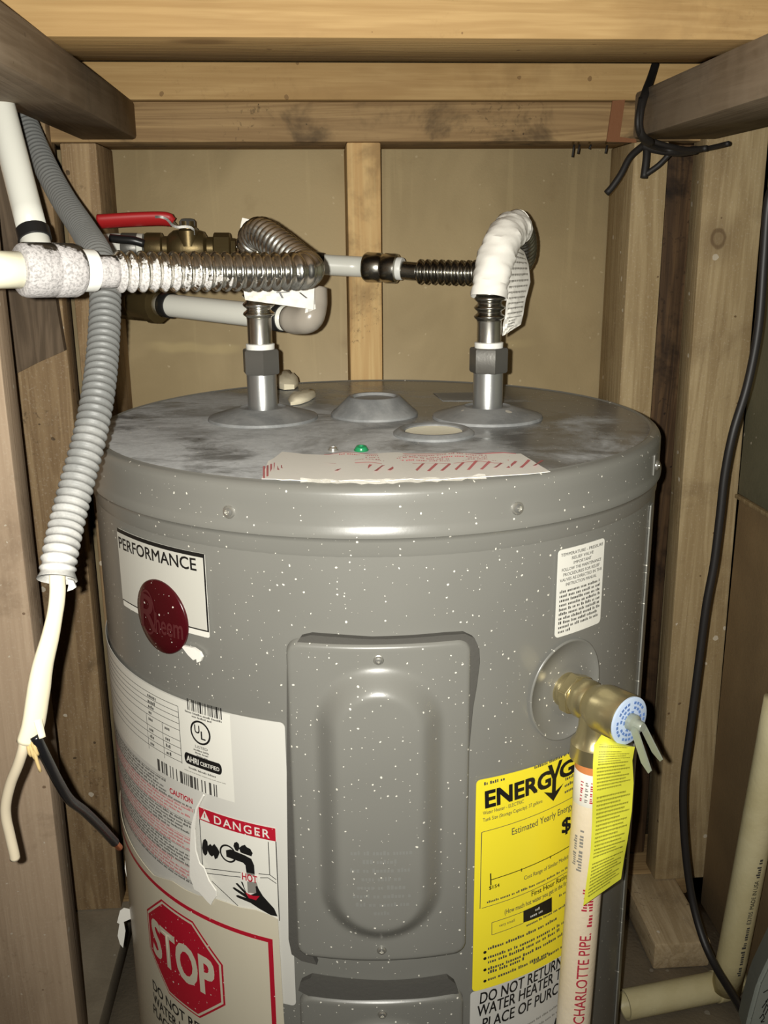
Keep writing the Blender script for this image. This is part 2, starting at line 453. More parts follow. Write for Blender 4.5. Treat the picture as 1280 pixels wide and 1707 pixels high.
def steel(name, col, rough, lo=None):
    N = NT(name); v = N.obj()
    N.base(N.mix(N.smooth(N.noise(v, 40, 4), .35, .7), col, lo or tuple(k*.7 for k in col[:3])+(1,)))
    N.rough(N.math('ADD', rough, N.math('MULTIPLY', N.noise(v, 90, 3), .12))); N.metal(1.0)
    return N.m
M['chrome'] = steel('stainless_hose', rgb(214, 212, 204), .24)
M['galv'] = plain('galvanised_pipe', rgb(176, 177, 175), .34, .8, bumpy=.1)
M['nut'] = plain('dull_steel_nut', rgb(104, 102, 97), .38, .45, bumpy=.2)
M['dark_chrome'] = steel('dark_chrome', rgb(168, 165, 156), .2)
M['brass'] = plain('tarnished_brass', rgb(98, 84, 54), .4, .7, bumpy=.2)
M['brass_new'] = plain('cast_brass', rgb(204, 190, 146), .28, .88, bumpy=.15)
M['screw'] = plain('zinc_screw', rgb(206, 204, 196), .28, .85)
M['copper'] = steel('bare_copper', rgb(226, 150, 110), .35)
M['green'] = plain('green_screw', rgb(34, 132, 84), .3)

def dusted(name, col, metal, rough, x0, x1, dustcol=rgb(226, 222, 216), amt=.95, grad='X', coarse=60, facing=.15, gate=None, mott=.45):
    """front faces crusted with overspray dust, thinning out along one axis"""
    N = NT(name); v = N.obj(); x, y, z = N.xyz(v)
    nx, ny, nz = N.xyz(N.n('NewGeometry').outputs['Normal'])
    front = N.math('ADD', N.math('MULTIPLY', ny, -1.0), N.math('MULTIPLY', nz, -.35))
    g = N.smooth({'X': x, 'Y': y, 'Z': z}[grad], x0, x1)
    g = N.math('SUBTRACT', 1.0, g)
    nn = N.math('ADD', N.math('MULTIPLY', N.noise(v, coarse, 4, 0, .7), .9), N.math('MULTIPLY', N.noise(v, coarse*8, 2), .35))
    k = N.math('ADD', N.math('ADD', N.math('MULTIPLY', front, .9), nn), N.math('MULTIPLY', g, 1.0))
    d = N.math('MULTIPLY', N.smooth(k, 1.62-facing, 1.80-facing), amt)
    if gate: d = N.math('MULTIPLY', d, N.math('SUBTRACT', 1.0, N.smooth(y, *gate)))
    dc = N.mix(N.smooth(N.noise(v, 620, 2), .3, .6), tuple(q*(1-mott) for q in dustcol[:3])+(1,), dustcol)
    N.base(N.mix(d, col, dc)); N.metal(N.math('MULTIPLY', N.math('SUBTRACT', 1.0, d), metal))
    N.rough(N.math('ADD', rough, N.math('MULTIPLY', d, .6), True))
    N.bump(N.math('MULTIPLY', d, N.noise(v, 500, 3)), .5, .001)
    return N.m
def conduit_mat():
    N = NT('dusted_grey_conduit'); v = N.obj(); x, y, z = N.xyz(v)
    nx, ny, nz = N.xyz(N.n('NewGeometry').outputs['Normal'])
    g = N.math('SUBTRACT', 1.0, N.smooth(z, -.16, .14))
    d = N.math('MULTIPLY', N.smooth(N.math('ADD', g, N.math('MULTIPLY', N.math('SUBTRACT', N.noise(v, 45, 4), .5), .5)), .15, .9), N.smooth(N.math('MULTIPLY', ny, -1.0), -.5, .8))
    fine = N.math('ADD', .55, N.math('MULTIPLY', N.noise(v, 420, 3), .6), True)
    d = N.math('MULTIPLY', d, fine)
    N.base(N.mix(d, rgb(112, 113, 111), rgb(230, 228, 222))); N.rough(N.math('ADD', .5, N.math('MULTIPLY', d, .4)))
    N.bump(N.noise(v, 500, 3), .25, .0006)
    return N.m
M['hose_dusty'] = dusted('dusted_stainless_hose', rgb(214, 212, 204), 1.0, .22, -.27, -.06, rgb(204, 200, 197), facing=.0, gate=(-.155, -.115))
M['coupling_dusty'] = dusted('dusted_coupling', rgb(70, 68, 64), .6, .3, -.1, .4, rgb(196, 192, 190), facing=.02, coarse=45, mott=.42)
M['conduit'] = conduit_mat()
M['pex'] = plain('white_pipe', rgb(222, 222, 212), .3)
M['pex_cream'] = plain('cream_pipe', rgb(236, 232, 206), .35)
M['collar'] = plain('white_collar', rgb(238, 238, 232), .4)
M['black_plastic'] = plain('black_clamp', rgb(30, 30, 30), .35)
M['grey_fit'] = plain('grey_elbow', rgb(160, 152, 140), .25)
M['handle_red'] = plain('red_vinyl_handle', rgb(176, 34, 36), .45)
M['paper'] = plain('white_paper', rgb(236, 233, 224), .75, bumpy=.15)
M['cable_cream'] = plain('cream_cable_jacket', rgb(236, 226, 196), .5)
M['wire_white'] = plain('off_white_wire', rgb(226, 212, 184), .45)
M['wire_black'] = plain('black_wire', rgb(24, 24, 26), .25)
M['fray'] = plain('tan_paper_filler', rgb(200, 174, 118), .8)
M['coax'] = plain('black_cable_jacket', rgb(34, 31, 30), .5)
M['tie'] = plain('dark_wire_bundle', rgb(30, 26, 23), .6)
M['rust'] = plain('rusty_bracket', rgb(122, 78, 46), .8, bumpy=.6)
M['pvc'] = blotchy('cream_pvc', rgb(222, 206, 178), rgb(232, 220, 196), 6, .35, 0, .1)
M['pvc_old'] = blotchy('dirty_cream_pvc', rgb(196, 184, 140), rgb(216, 206, 166), 9, .45, 0, .2)
M['orange'] = plain('orange_primer', rgb(208, 132, 78), .45)
M['tag_yellow'] = plain('yellow_tag_plastic', rgb(214, 212, 66), .4)
M['blue'] = plain('blue_disc_print', rgb(96, 128, 186), .4)
M['blue_pale'] = plain('pale_blue_disc', rgb(188, 204, 226), .4)
M['lever'] = plain('lever_steel', rgb(158, 164, 150), .35, .35)
M['putty'] = plain('dried_foam_putty', rgb(230, 220, 192), .85, bumpy=.5)
M['bag'] = plain('grey_bag', rgb(132, 136, 128), .6, bumpy=.2)
M['red_print'] = plain('red_pipe_print', rgb(176, 52, 66), .5)

# ================================================================== THE SETTING
def structure(name, bm, m, smooth=40):
    o = obj(name, bm, m, None, smooth, kind='structure'); return o
def room_obj(o): o.rotation_euler = (0, 0, TH); return o      # meshes of the closet are in its own u, v, z

CEIL = .40
wb = room_obj(structure('wall_back', nbox((-.52, .36, FLOOR), (.52, .372, CEIL), 0), M['board']))
# studs, plates
obj('stud', nbox((-.0125, .27, FLOOR+.038), (.0255, .359, .258), .002), M['stud'], wb)
obj('stud', nbox((-.3225, .27, FLOOR+.038), (-.2835, .359, .258), .002), M['stud_old'], wb)
obj('stud', nbox((.311, .27, FLOOR+.038), (.3515, .359, .258), .002), M['stud_knot'], wb)
obj('sole_plate', nbox((-.438, .269, FLOOR), (.45, .359, FLOOR+.038), .002), M['plate_x'], wb)
obj('top_plate', nbox((-.44, .268, .258), (.44, .359, .2995), .0022), M['plate_x'], wb)
obj('upper_plate', nbox((-.44, .266, .3005), (.44, .359, .3385), .002), M['joist'], wb)
# small rusty bracket and a nailed strip on the right end of the header
bp = [atv(*q, .2655) for q in ((1021, 168), (1042, 166), (1033, 228), (1060, 232), (1061, 238), (1011, 236))]
bm = bmesh.new(); prism(bm, [room(p) for p in bp], Vector((0, .0022, 0)))
obj('bracket', bm, M['rust'], wb, label='rusty orange bracket')
for i, (x, y0, y1) in enumerate(((957, 241, 262), (966, 241, 258), (1012, 242, 256), (985, 241, 249))):
    a, b = room(atv(x, y0, .2662)), room(atv(x-3, y1, .2662))
    obj('splinter', ntube([a, b], lambda L: .0012, 6, .005), M['tie'], wb)

cl = room_obj(structure('ceiling', nbox((-.52, -.45, CEIL), (.52, .372, CEIL+.012), 0), M['dark']))
obj('joist', nbox((-.46, -.07, .3005), (.48, .030, .346), .002), M['joist'], cl)

wl = room_obj(structure('wall_left', nbox((-.452, -.45, FLOOR), (-.44, .36, CEIL), 0), M['dark']))
obj('stud', nbox((-.430, .016, FLOOR), (-.3300, .054, .30), .002), M['stud_dusty'], wl)
obj('stud', nbox((-.430, .250, -.699), (-.3305, .288, .30), .002), M['stud_old'], wl)
obj('curb', nbox((-.438, -.43, FLOOR), (-.318, .268, -.70), .004), M['concrete'], wl)
bm = bmesh.new()
br = [room(atv(*q, .236)) for q in ((25, 624), (60, 606), (107, 585), (96, 520), (90, 480), (70, 400), (58, 300), (47, 208))]
br = [Vector((-.432, .236, br[0].z-.02))] + br + [Vector((br[-1].x, .236, .30)), Vector((-.432, .236, .30))]
prism(bm, br, Vector((0, .0125, 0)))
obj('brace', bm, M['brace'], wl, label='dark weathered brace with a slanting cut end')
obj('top_plate', nbox((-.300, -.45, .2605), (-.2385, .266, .2995), .004), M['plate_y'], wl)

wr = room_obj(structure('wall_right', nbox((.486, -.45, FLOOR), (.498, .36, CEIL), 0), M['dark']))
sk = bmesh.new()
box(sk, (.386, .25, -.699), (.457, .288, .30), .002)
for v in sk.verts: v.co.x -= .004*(v.co.z-.25)/-.5*-1
obj('stud', sk, M['knot_board'], wr)
obj('stud', nbox((.3545, .312, -.699), (.4, .350, .30), .002), M['stud_dark'], wr)  # added to darken the gap between corner stud and knotted board
obj('top_plate', nbox((.2845, -.45, .2535), (.376, .196, .2995), .004), M['plate_y'], wr)
led = room(atv(1240, 822, .248)).z
obj('panel', nbox((.459, -.43, led), (.464, .248, .30), .001), M['panel_grey'], wr, label='grey green upper panel')
obj('panel', nbox((.461, -.43, FLOOR), (.466, .248, led-.006), .001), M['panel_brown'], wr, label='brown lower panel')
obj('ledge', nbox((.455, -.43, led-.0055), (.466, .248, led-.0005), .001), M['stud_knot'], wr)
obj('sole_plate', nbox((.352, .128, FLOOR), (.425, .268, -.70), .003), M['sill'], wr)

structure('floor', nbox((-.7, -.9, FLOOR-.02), (.7, .6, FLOOR), 0), M['concrete'])

# ================================================================== WATER HEATER
H = thing('water_heater', 'grey electric water heater with dusty top and many stickers', 'water heater', loc=(0, 0, FLOOR))
H_IN = Vector((0, 0, -FLOOR))
def hp(o):                                                    # meshes are in world space; keep them there
    o.location = H_IN; return o
def fix_children(root, off):
    for c in root.children: c.location = off
body = nlathe([(.2475, -.735), (.2485, -.73), (.2485, -.06), (.2485, -.043)], (0, 0, 0), (0, 0, 1), 128)
obj('tank_jacket', body, M['paint'], H)
prof = [(.2480, -.052), (.2494, -.048), (.2496, -.0405), (.2500, -.0385), (.2520, -.0365), (.2522, -.0335), (.2508, -.0305), (.2502, -.028), (.2502, -.014)]
for k in range(1, 9):
    a = radians(90*k/9); prof.append((.2422+.008*cos(a), -.0085+.0085*sin(a)*.92))
prof += [(.2425, -.0002), (.2405, -.0012)]
obj('top_cover_rim', nlathe(prof, (0, 0, 0), (0, 0, 1), 160, cap=False), M['cover_paint'], H)
# the disc itself, as rings so that its dust has something to lie on
obj('top_cover', nlathe([(.2410, -.006), (.2410, -.0012), (.2, -.0006), (.1, -.0004), (.01, -.0004)], (0, 0, 0), (0, 0, 1), 128), M['top_paint'], H)
NIP = [(-.1015, 0), (.1015, 0)]
for x, y in NIP:
    obj('pipe_boss', nlathe([(.050, -.001), (.049, .0018), (.0235, .0095), (.021, .0100), (.0185, .0085), (.0165, .0085)], (x, y, 0), (0, 0, 1), 48), M['plastic_grey'], H)
    obj('pipe_nipple', nlathe([(.01335, .004), (.01335, .046), (.0128, .047)], (x, y, 0), (0, 0, 1), 32), M['galv'], H)
px_, py_ = -.001, .016
obj('anode_cap', nlathe([(.040, -.001), (.040, .0015), (.0375, .004), (.0365, .0045), (.024, .0165), (.0225, .0172), (.0205, .0168), (.019, .0145), (.004, .0145)], (px_, py_, 0), (0, 0, 1), 48), M['plastic_grey'], H)
fx, fy = .0505, -.078
obj('port_ring', nlathe([(.0335, -.001), (.0335, .0015), (.0295, .0042), (.0275, .0045), (.0245, .003), (.0235, .0)], (fx, fy, 0), (0, 0, 1), 48, cap=False), M['plastic_grey'], H)
obj('foam_plug', nlathe([(.0238, -.001), (.0236, .0022), (.018, .0016), (.004, .0014)], (fx, fy, 0), (0, 0, 1), 40), M['cream'], H)
def screw_head(parent, o, ax, r, m, name='screw'):
    b = nlathe([(r*1.15, -.0005), (r*1.15, .0004), (r, .0006), (r*.98, r*.35), (r*.8, r*.62), (r*.42, r*.7), (r*.36, r*.35), (r*.05, r*.3)], o, ax, 16)
    return obj(name, b, m, parent)
g = atz(602, 748, .001); screw_head(H, (g.x, g.y, 0), (0, -.15, 1), .0049, M['green'], 'ground_screw')
g = atz(555, 748, .001); screw_head(H, (g.x, g.y, 0), (0, 0, 1), .0035, M['screw'], 'cover_screw')
for q in ((382, 853), (862, 847)):
    s, z = cy(*q); screw_head(H, cylp(s, z, .0002), cylp(s, 0)+Vector((0, 0, .03)), .0042, M['screw'], 'cover_screw')
for a in (66, -66, 115, -115, 180): screw_head(H, cylp(radians(a)*RT, -.022, .0002), cylp(radians(a)*RT, 0), .0042, M['screw'], 'cover_screw')
# lap seam of the jacket and its small step above the bead
for th, z0, z1 in ((65.2, -.73, -.055),):
    fl = Flat(); fl.sheet(radians(th)*RT, z0, radians(th)*RT+.010, z1, .001, M['paint'], .0012)
    fl.wrap(-.0013, 'jacket_seam', H)
fl = Flat(); fl.sheet(radians(64)*RT, -.029, radians(64)*RT+.008, -.012, .001, M['cover_paint'], .0010); fl.wrap(.0001, 'cover_seam', H)

# a patch of old print on the top disc behind the right nipple
fl = Flat()
q = [atz(*p, 0) for p in ((722, 655), (792, 654), (805, 668), (738, 668))]
fl.slab([(p.x, p.y) for p in q], M['plastic_grey'], .0004)
fl.place(lambda x, y, h: Vector((x, y, h-.0004)), 'raised_panel', H)

# ---- warning label on the top, peeled and torn at the edge
fl = Flat()
def tz(x, y): p = atz(x, y, .0); return (p.x, p.y)
outline = [tz(*p) for p in ((436, 800), (447, 772), (470, 757), (540, 760), (640, 758), (740, 757), (800, 759), (868, 758), (890, 772), (917, 788), (880, 792), (800, 797), (740, 801), (660, 804), (600, 805), (520, 803), (470, 804))]
fl.slab(outline, M['paper'], .0004)
wr_ = random.Random(5)
for k in range(16):                                           # red warning stripes along its lower border
    t = k/15; a = tz(560+330*t, 790-9*t*t); b = tz(574+330*t, 778-8*t*t)
    fl.line(a, b, .0022, M['red_soft'], .0007)
for yy, m_, w_ in ((760, 'red_soft', .0016), (776, 'red_soft', .001)):
    fl.path([tz(x, yy-(x-560)*.004) for x in range(540, 880, 40)], w_, M[m_], .0007)
for j, yy in enumerate((763, 766, 769, 772)):
    fl.greek(tz(565, yy), tz(850, yy-1), .0024, M['red_soft'], .0007, seed=j+4)
for k in range(7):
    a = tz(440+6*k, 800-3*k); fl.line(a, tz(440+6*k, 780-2*k), .0014, M['red_soft'], .0007)
def topmap(x, y, h):
    wv = .0009*(sin(x*160+y*90)+sin(x*70-y*210))
    return Vector((x, y, .0005+h+max(0, wv)))
fl.place(topmap, 'top_warning_label', H, .01, 0, label='torn white warning label with red stripes')
# its torn white edge, curling over the rim
def strip(bm, A, B, jit=.0, seed=1):
    r = random.Random(seed)
    a = [bm.verts.new(Vector(p)+Vector((r.uniform(-jit, jit), r.uniform(-jit, jit), r.uniform(-jit, jit)))) for p in A]
    b = [bm.verts.new(Vector(p)+Vector((r.uniform(-jit, jit), r.uniform(-jit, jit), r.uniform(-jit, jit)))) for p in B]
    for i in range(len(a)-1): bm.faces.new((a[i], a[i+1], b[i+1], b[i]))
    return bm
bm = bmesh.new(); r = random.Random(2)
A, B = [], []
for k in range(31):
    t = k/30; x = 500+310*t; s, z = cy(x, 806-14*(2*t-1)**2*.45, .2445)
    A.append(cylp(s, .0011+r.uniform(0, .0012), -.0082+r.uniform(-.001, .001)))
    B.append(cylp(s, .0+r.uniform(-.0007, .0004), -.0050+r.uniform(-.0008, .0008)))
strip(bm, A, B, .0003); bmesh.ops.solidify(bm, geom=bm.faces[:], thickness=.0004)
obj('torn_label_edge', bm, M['paper'], H, label='torn white label edge curling up')

# ---- access panels
def access_panel(s0, s1, z0, z1, pill, gasket=True, rot=0.0):
    n, m_ = 72, 120; bm = bmesh.new(); rad = .011; grid = []
    (p_c, p_z0, p_z1, r_in, r_out) = pill
    for j in range(m_+1):
        row = []
        for i in range(n+1):
            s = s0+(s1-s0)*i/n; z = z0+(z1-z0)*j/m_
            # pull the corners in to round them
            ex = max(0, abs(s-(s0+s1)/2)-((s1-s0)/2-rad)); ez = max(0, abs(z-(z0+z1)/2)-((z1-z0)/2-rad))
            if ex > 0 and ez > 0:
                L = hypot(ex, ez); mx = max(ex, ez)
                k = mx/L
                s -= math.copysign(ex*(1-k), s-(s0+s1)/2); z -= math.copysign(ez*(1-k), z-(z0+z1)/2)
                ed = rad-mx
            else: ed = min((s1-s0)/2-abs(s-(s0+s1)/2), (z1-z0)/2-abs(z-(z0+z1)/2))
            h = .0062
            e = min(1, max(0, ed/.0035)); h *= sqrt(max(0, 1-(1-e)**2))
            zz = min(max(z, p_z0+r_out), p_z1-r_out); dd = hypot(s-p_c, z-zz)
            t = min(1, max(0, (r_out-dd)/(r_out-r_in))); h += .0125*t*t*(3-2*t)
            row.append(bm.verts.new(cylp(s, z, h)))
        grid.append(row)
    for j in range(m_):
        for i in range(n): bm.faces.new((grid[j][i], grid[j][i+1], grid[j+1][i+1], grid[j+1][i]))
    o = obj('access_panel', bm, M['paint'], H, 60)
    for z in (z1-.012, z0+.012):
        screw_head(o, cylp(p_c, z, .0062), cylp(p_c, 0), .0032, M['screw'])
    return o
ap = access_panel(-.0575, .0727, -.3715, -.1103, (.0075, -.351, -.126, .0255, .046))
ap2 = access_panel(-.0575, .0715, -.665, -.4065, (.0075, -.645, -.421, .0255, .046))
# embossed lines on the upper panel
fl = Flat(); hh = .0187
for j in range(8):
    wd = (.021, .013, .0215, .014, .017, .020, .018, .006)[j]; z = -.268-.0072*j
    fl.greek((.0085-wd, z), (.0085+wd, z), .0034, M['emboss'], 0, seed=20+j, word=(2, 6))
fl.wrap(hh+.0002, 'embossed_lettering', ap, .02)
# black foam gaskets peeping out behind the plates
def gasket(pts, name='gasket'):
    fl = Flat(); fl.slab(pts, M['foam'], .0052); return fl.wrap(-.0012, name, H, .006)
gasket([cy(*p) for p in ((496, 1070), (503, 1059), (520, 1055), (560, 1058), (620, 1062), (680, 1060), (740, 1055), (772, 1053), (787, 1060), (795, 1078), (796, 1100), (791, 1140), (785, 1175), (779, 1240), (760, 1240), (760, 1085), (510, 1085))])
gasket([cy(*p) for p in ((500, 1120), (481, 1110), (481, 1300), (484, 1560), (489, 1585), (505, 1596), (530, 1602), (520, 1580), (500, 1500))])  # left foam strip doubles as the narrow shadow along the plate's edge
gasket([cy(*p) for p in ((500, 1645), (503, 1632), (520, 1624), (600, 1634), (640, 1636), (700, 1632), (745, 1625), (757, 1634), (762, 1650), (640, 1660), (520, 1656))])

# ---- name plate with the round badge
fl = Flat()
PL = dict(tl=cy(197, 884), tr=cy(341, 919), br=cy(350, 1054), bl=cy(205, 1004))
s0 = -.2235; s1 = PL['tr'][0]; zt = -.0565; zb = PL['br'][1]
fl.sheet(s0, zb-.0045, s1, zt, .0015, M['white'], .0005)
np_ = fl.wrap(.0, 'name_plate', H, label='silver name plate with dark rim')
fl = Flat()
fl.rect(s0, zb, s1, zt, M['ink'], 0)
fl.rect(s0, zb+.0012, s1-.0012, zt-.003, M['plate_silver'], .0003)
fl.text('PERFORMANCE', (s0+.003, zt-.0155), (s1-.0075, zt-.0135), .0090, M['ink'], .0006, .018)
fl.wrap(.0006, 'printing', np_)
bc = cy(271, 1027); bt = cy(258, 962); bb = cy(288, 1090); rr = (bt[1]-bb[1])/2
bm = bmesh.new(); seg = 48
rings = []
for q, h in ((1.0, 0), (1.0, .0014), (.97, .0022), (.7, .0034), (.35, .0041), (.02, .0043)):
    rings.append([bm.verts.new(cylp(bc[0]+q*rr*cos(2*pi*k/seg), bc[1]+q*rr*sin(2*pi*k/seg), .0008+h)) for k in range(seg)])
for a, b in zip(rings, rings[1:]):
    for k in range(seg): bm.faces.new((a[k], a[(k+1) % seg], b[(k+1) % seg], b[k]))
bm.faces.new(rings[-1])
badge = obj('round_badge', bm, M['maroon'], np_, label='round dark red badge')
fl = Flat()
fl.text('R', (bc[0]-rr*.78, bc[1]-rr*.42), (bc[0]-rr*.05, bc[1]-rr*.42), rr*.95, M['badge_ink'], 0, .01, .12)
fl.text('heem', (bc[0]-rr*.08, bc[1]-rr*.40), (bc[0]+rr*.86, bc[1]-rr*.40), rr*.55, M['badge_ink'], 0, .01, .12)
fl.ring((bc[0]-rr*.42, bc[1]+rr*.05), rr*.36, rr*.035, M['badge_ink'], 0, ry=rr*.62)
def domed(x, y, h):
    q = hypot(x-bc[0], y-bc[1])/rr; return cylp(x, y, .0008+.0047-.0022*q*q+h)
fl.bisect(.004)
fl.place(domed, 'badge_lettering', np_)
# a hardened run of white caulk below the badge
fl = Flat()
fl.slab([cy(*p) for p in ((304, 1074), (312, 1076), (326, 1079), (336, 1086), (340, 1094), (337, 1101), (331, 1103), (330, 1097), (325, 1099), (316, 1090))], M['paper'], .002)
fl.wrap(0, 'caulk_drip', H, label='white caulk drip')

# ---- relief valve instruction label
fl = Flat(); s0, s1, z0, z1 = .1425, .1920, -.1258, -.0585
fl.sheet(s0, z0, s1, z1, .003, M['white'], .0006); tl = fl.wrap(0, 'relief_valve_label', H, label='white label of small black print')
fl = Flat(); xm = (s0+s1)/2
rows = ['TEMPERATURE - PRESSURE', 'RELIEF VALVE', 'IMPORTANT', 'FOLLOW THE MAINTENANCE', 'PROCEDURES FOR RELIEF', 'VALVES AS DIRECTED IN THE', 'INSTRUCTION MANUAL']
wds = [.0225, .0115, .0095, .021, .0195, .0225, .0165]
z = z1-.0052
for tline, wd in zip(rows, wds):
    fl.text(tline, (xm-wd, z), (xm+wd, z), .0023, M['ink2'], 0, .012); z -= .00385
z -= .0010
for k in range(9):
    fl.greek((xm-.0222, z), (xm+.0222, z), .0023, M['ink2'], 0, seed=60+k); z -= .00345
fl.greek((xm-.0222, z), (xm-.010, z), .0023, M['ink2'], 0, seed=71)
fl.wrap(.0008, 'printing', tl, .01)

# ---- big rating and caution label on the left
sL = radians(-88)*RT; sR = -.0608; zT = -.1772; zB = -.4235
fl = Flat(); fl.sheet(sL, zB, sR, zT, .004, M['label_grey'], .0005); rl = fl.wrap(0, 'rating_label', H, label='large white rating and caution label')
fl = Flat()
sw = cy(384, 1200)[0]; zw = cy(388, 1336)[1]
fl.rect(sL+.004, zw, sw, zT-.001, M['white'], 0)
h = .0003; K = M['ink2']
# rating table
xR = cy(298, 1178)[0]; zrow = [cy(298.5+(y-1177)*.06, y)[1] for y in (1177, 1187, 1196, 1206, 1217, 1235, 1247, 1259, 1270)]
for z in zrow: fl.line((sL+.012, z), (xR, z), .0005, K, h)
fl.line((xR, zrow[0]), (xR, zw+.018), .0006, K, h)
x1_, x2_ = cy(248, 1220)[0], cy(274, 1235)[0]
fl.line((x1_, zrow[4]), (x1_, zrow[-1]-.004), .0005, K, h); fl.line((x2_, zrow[4]), (x2_, zrow[-1]-.004), .0005, K, h)
for j, z in enumerate(zrow):
    fl.greek((sL+.040, z-.0042), (sL+.040+.022-.002*(j % 3), z-.0042), .0026, K, h, seed=80+j)
    if j < 4: fl.greek((x1_+.004, z-.0042), (x1_+.018-.003*j, z-.0042), .0030, K, h, seed=100+j, word=(5, 8))
    elif j < 8:
        fl.greek((x1_+.003, z-.0046), (x1_+.009, z-.0046), .0030, K, h, seed=110+j, word=(3, 3))
        fl.greek((x2_+.003, z-.0046), (x2_+.009, z-.0046), .0030, K, h, seed=120+j, word=(3, 3))
# upper barcode and the line below it
a, b = cy(314, 1182), cy(371, 1198)
zz = a[1]; fl.bars(a[0], zz, b[0], zz+.0095, M['ink'], h, 5, .0005)
fl.greek((a[0]-.003, zz-.0025), (b[0], zz-.0025), .0017, K, h, seed=130); fl.greek((a[0]+.004, zz-.005), (b[0]-.008, zz-.005), .0017, K, h, seed=131)
# UL mark
c = cy(335, 1221); ru = .0100
fl.ring(c, ru, .0016, M['ink'], h)
fl.text('U', (c[0]-.0056, c[1]-.0010), (c[0]-.0006, c[1]-.0010), .0066, M['ink'], h, .02)
fl.text('L', (c[0]+.0006, c[1]-.0052), (c[0]+.0048, c[1]-.0052), .0066, M['ink'], h, .02)
fl.text('LISTED', (c[0]-.006, c[1]-.0138), (c[0]+.0062, c[1]-.0138), .0022, K, h, .01)
for j in range(3): fl.greek((c[0]-.008+.0015*j, c[1]-.0165-.0024*j), (c[0]+.009-.0015*j, c[1]-.0165-.0024*j), .0015, K, h, seed=140+j)
# certified mark
a, b = cy(309, 1262), cy(371, 1281)
zc = (a[1]+b[1])/2; rc = .0048
cap = [(a[0]+rc*.6+rc*cos(t)*.6, zc+rc*sin(t)) for t in [radians(90+15*k) for k in range(13)]] + [(b[0]-rc*.6+rc*cos(t)*.6, zc+rc*sin(t)) for t in [radians(-90+15*k) for k in range(13)]]
fl.poly(cap, M['ink'], h)
L = b[0]-a[0]
fl.text('AHRI', (a[0]+L*.07, zc-.0022), (a[0]+L*.40, zc-.0022), .0046, M['white'], h*2, .03, .1)
fl.text('CERTIFIED', (a[0]+L*.45, zc-.0018), (a[0]+L*.94, zc-.0018), .0032, M['white'], h*2, .02)
fl.greek((a[0]+.004, zc-.0085), (b[0]-.006, zc-.0085), .0016, K, h, seed=150)
fl.greek((a[0]-.001, zc-.0115), (b[0]+.003, zc-.0115), .001, M['ink_soft'], h, seed=151)
# lower barcode
a, b = cy(265, 1283), cy(363, 1318)
zz = min(a[1], b[1])
fl.bars(a[0], zz, b[0], zz+.0105, K, h, 9, .0011)
# caution text in black and red
xC = cy(322, 1335)[0]; zC = cy(322, 1343)[1]
a = cy(285, 1325); fl.text('CAUTION', (a[0], zC+.002), (xC, zC+.002), .0046, M['red'], h, .03)
x0_ = sL+.030; n = 0; z = zw-.0055
z_end = cy(326, 1478)[1]
fl.greek((x0_, z+.003), (x0_+.050, z+.003), .0026, M['ink'], h, seed=160); z -= .001
while z > z_end:
    right = a[0]-.004 if z > zC+.001 else xC
    colr = M['ink2'] if n % 9 < 5 else M['red_soft']
    if n % 9 == 5 or n % 9 == 0: fl.line((x0_, z+.0026), (right, z+.0026), .00035, colr, h)
    fl.greek((x0_, z), (right - (0, .012, .004, .03, 0)[n % 5], z), .0020, colr, h, seed=170+n)
    z -= .0031; n += 1
fl.line((xC+.0012, zC-.002), (xC+.0012, zC-.02), .0004, M['ink2'], h)
# DANGER panel
def c1(x, y): return cy(200+x/4.193, 1300+y/4.193)
d_tl, d_tr, d_br, d_bl = c1(556, 172), c1(1090, 345), c1(1092, 435), c1(552, 256)
zt = (d_tl[1]+d_tr[1])/2; zb = (d_bl[1]+d_br[1])/2; xl, xr = d_tl[0], d_tr[0]
zp = c1(1105, 975)[1]
fl.rect(xl, zp, xr, zt, M['white'], h)
fl.rect(xl, zb, xr, zt, M['red'], h*2)
hb = zt-zb
a, b = c1(668, 0)[0], c1(1050, 0)[0]
a = cy(200+668/4.193, 1300+290/4.193)[0]; b = cy(200+1052/4.193, 1300+412/4.193)[0]
fl.text('DANGER', (a, zb+hb*.17), (b, zb+hb*.17), hb*.62, M['white'], h*3, .012, 0, 1.25)
tx0, tx1 = c1(572, 258)[0], c1(636, 275)[0]
fl.poly([(tx0, zb+hb*.12), (tx1, zb+hb*.12), ((tx0+tx1)/2, zb+hb*.90)], M['white'], h*3)
fl.line(((tx0+tx1)/2, zb+hb*.35), ((tx0+tx1)/2, zb+hb*.68), .0011, M['red'], h*4)
for p, q in (((xl, zp), (xl, zb)), ((xr, zp), (xr, zb))): fl.line(p, q, .0007, M['ink'], h*2)
I = M['ink']; h3 = h*3
def pol(pts, m=I, hh=h3): fl.poly([c1(*p) for p in pts], m, hh)
# tub back edge
fl.path([c1(*p) for p in ((575, 608), (700, 622), (850, 640))], .0006, I, h3)
fl.path([c1(*p) for p in ((575, 640), (700, 655), (850, 672))], .0006, I, h3)
fl.path([c1(*p) for p in ((975, 648), (1052, 655), (1098, 690))], .0006, I, h3)
fl.path([c1(*p) for p in ((985, 676), (1040, 676), (1098, 716))], .0006, I, h3)
fl.path([c1(*p) for p in ((1042, 425), (1052, 655))], .0006, I, h3)
fl.path([c1(*p) for p in ((650, 700), (740, 785), (832, 872))], .0007, I, h3)
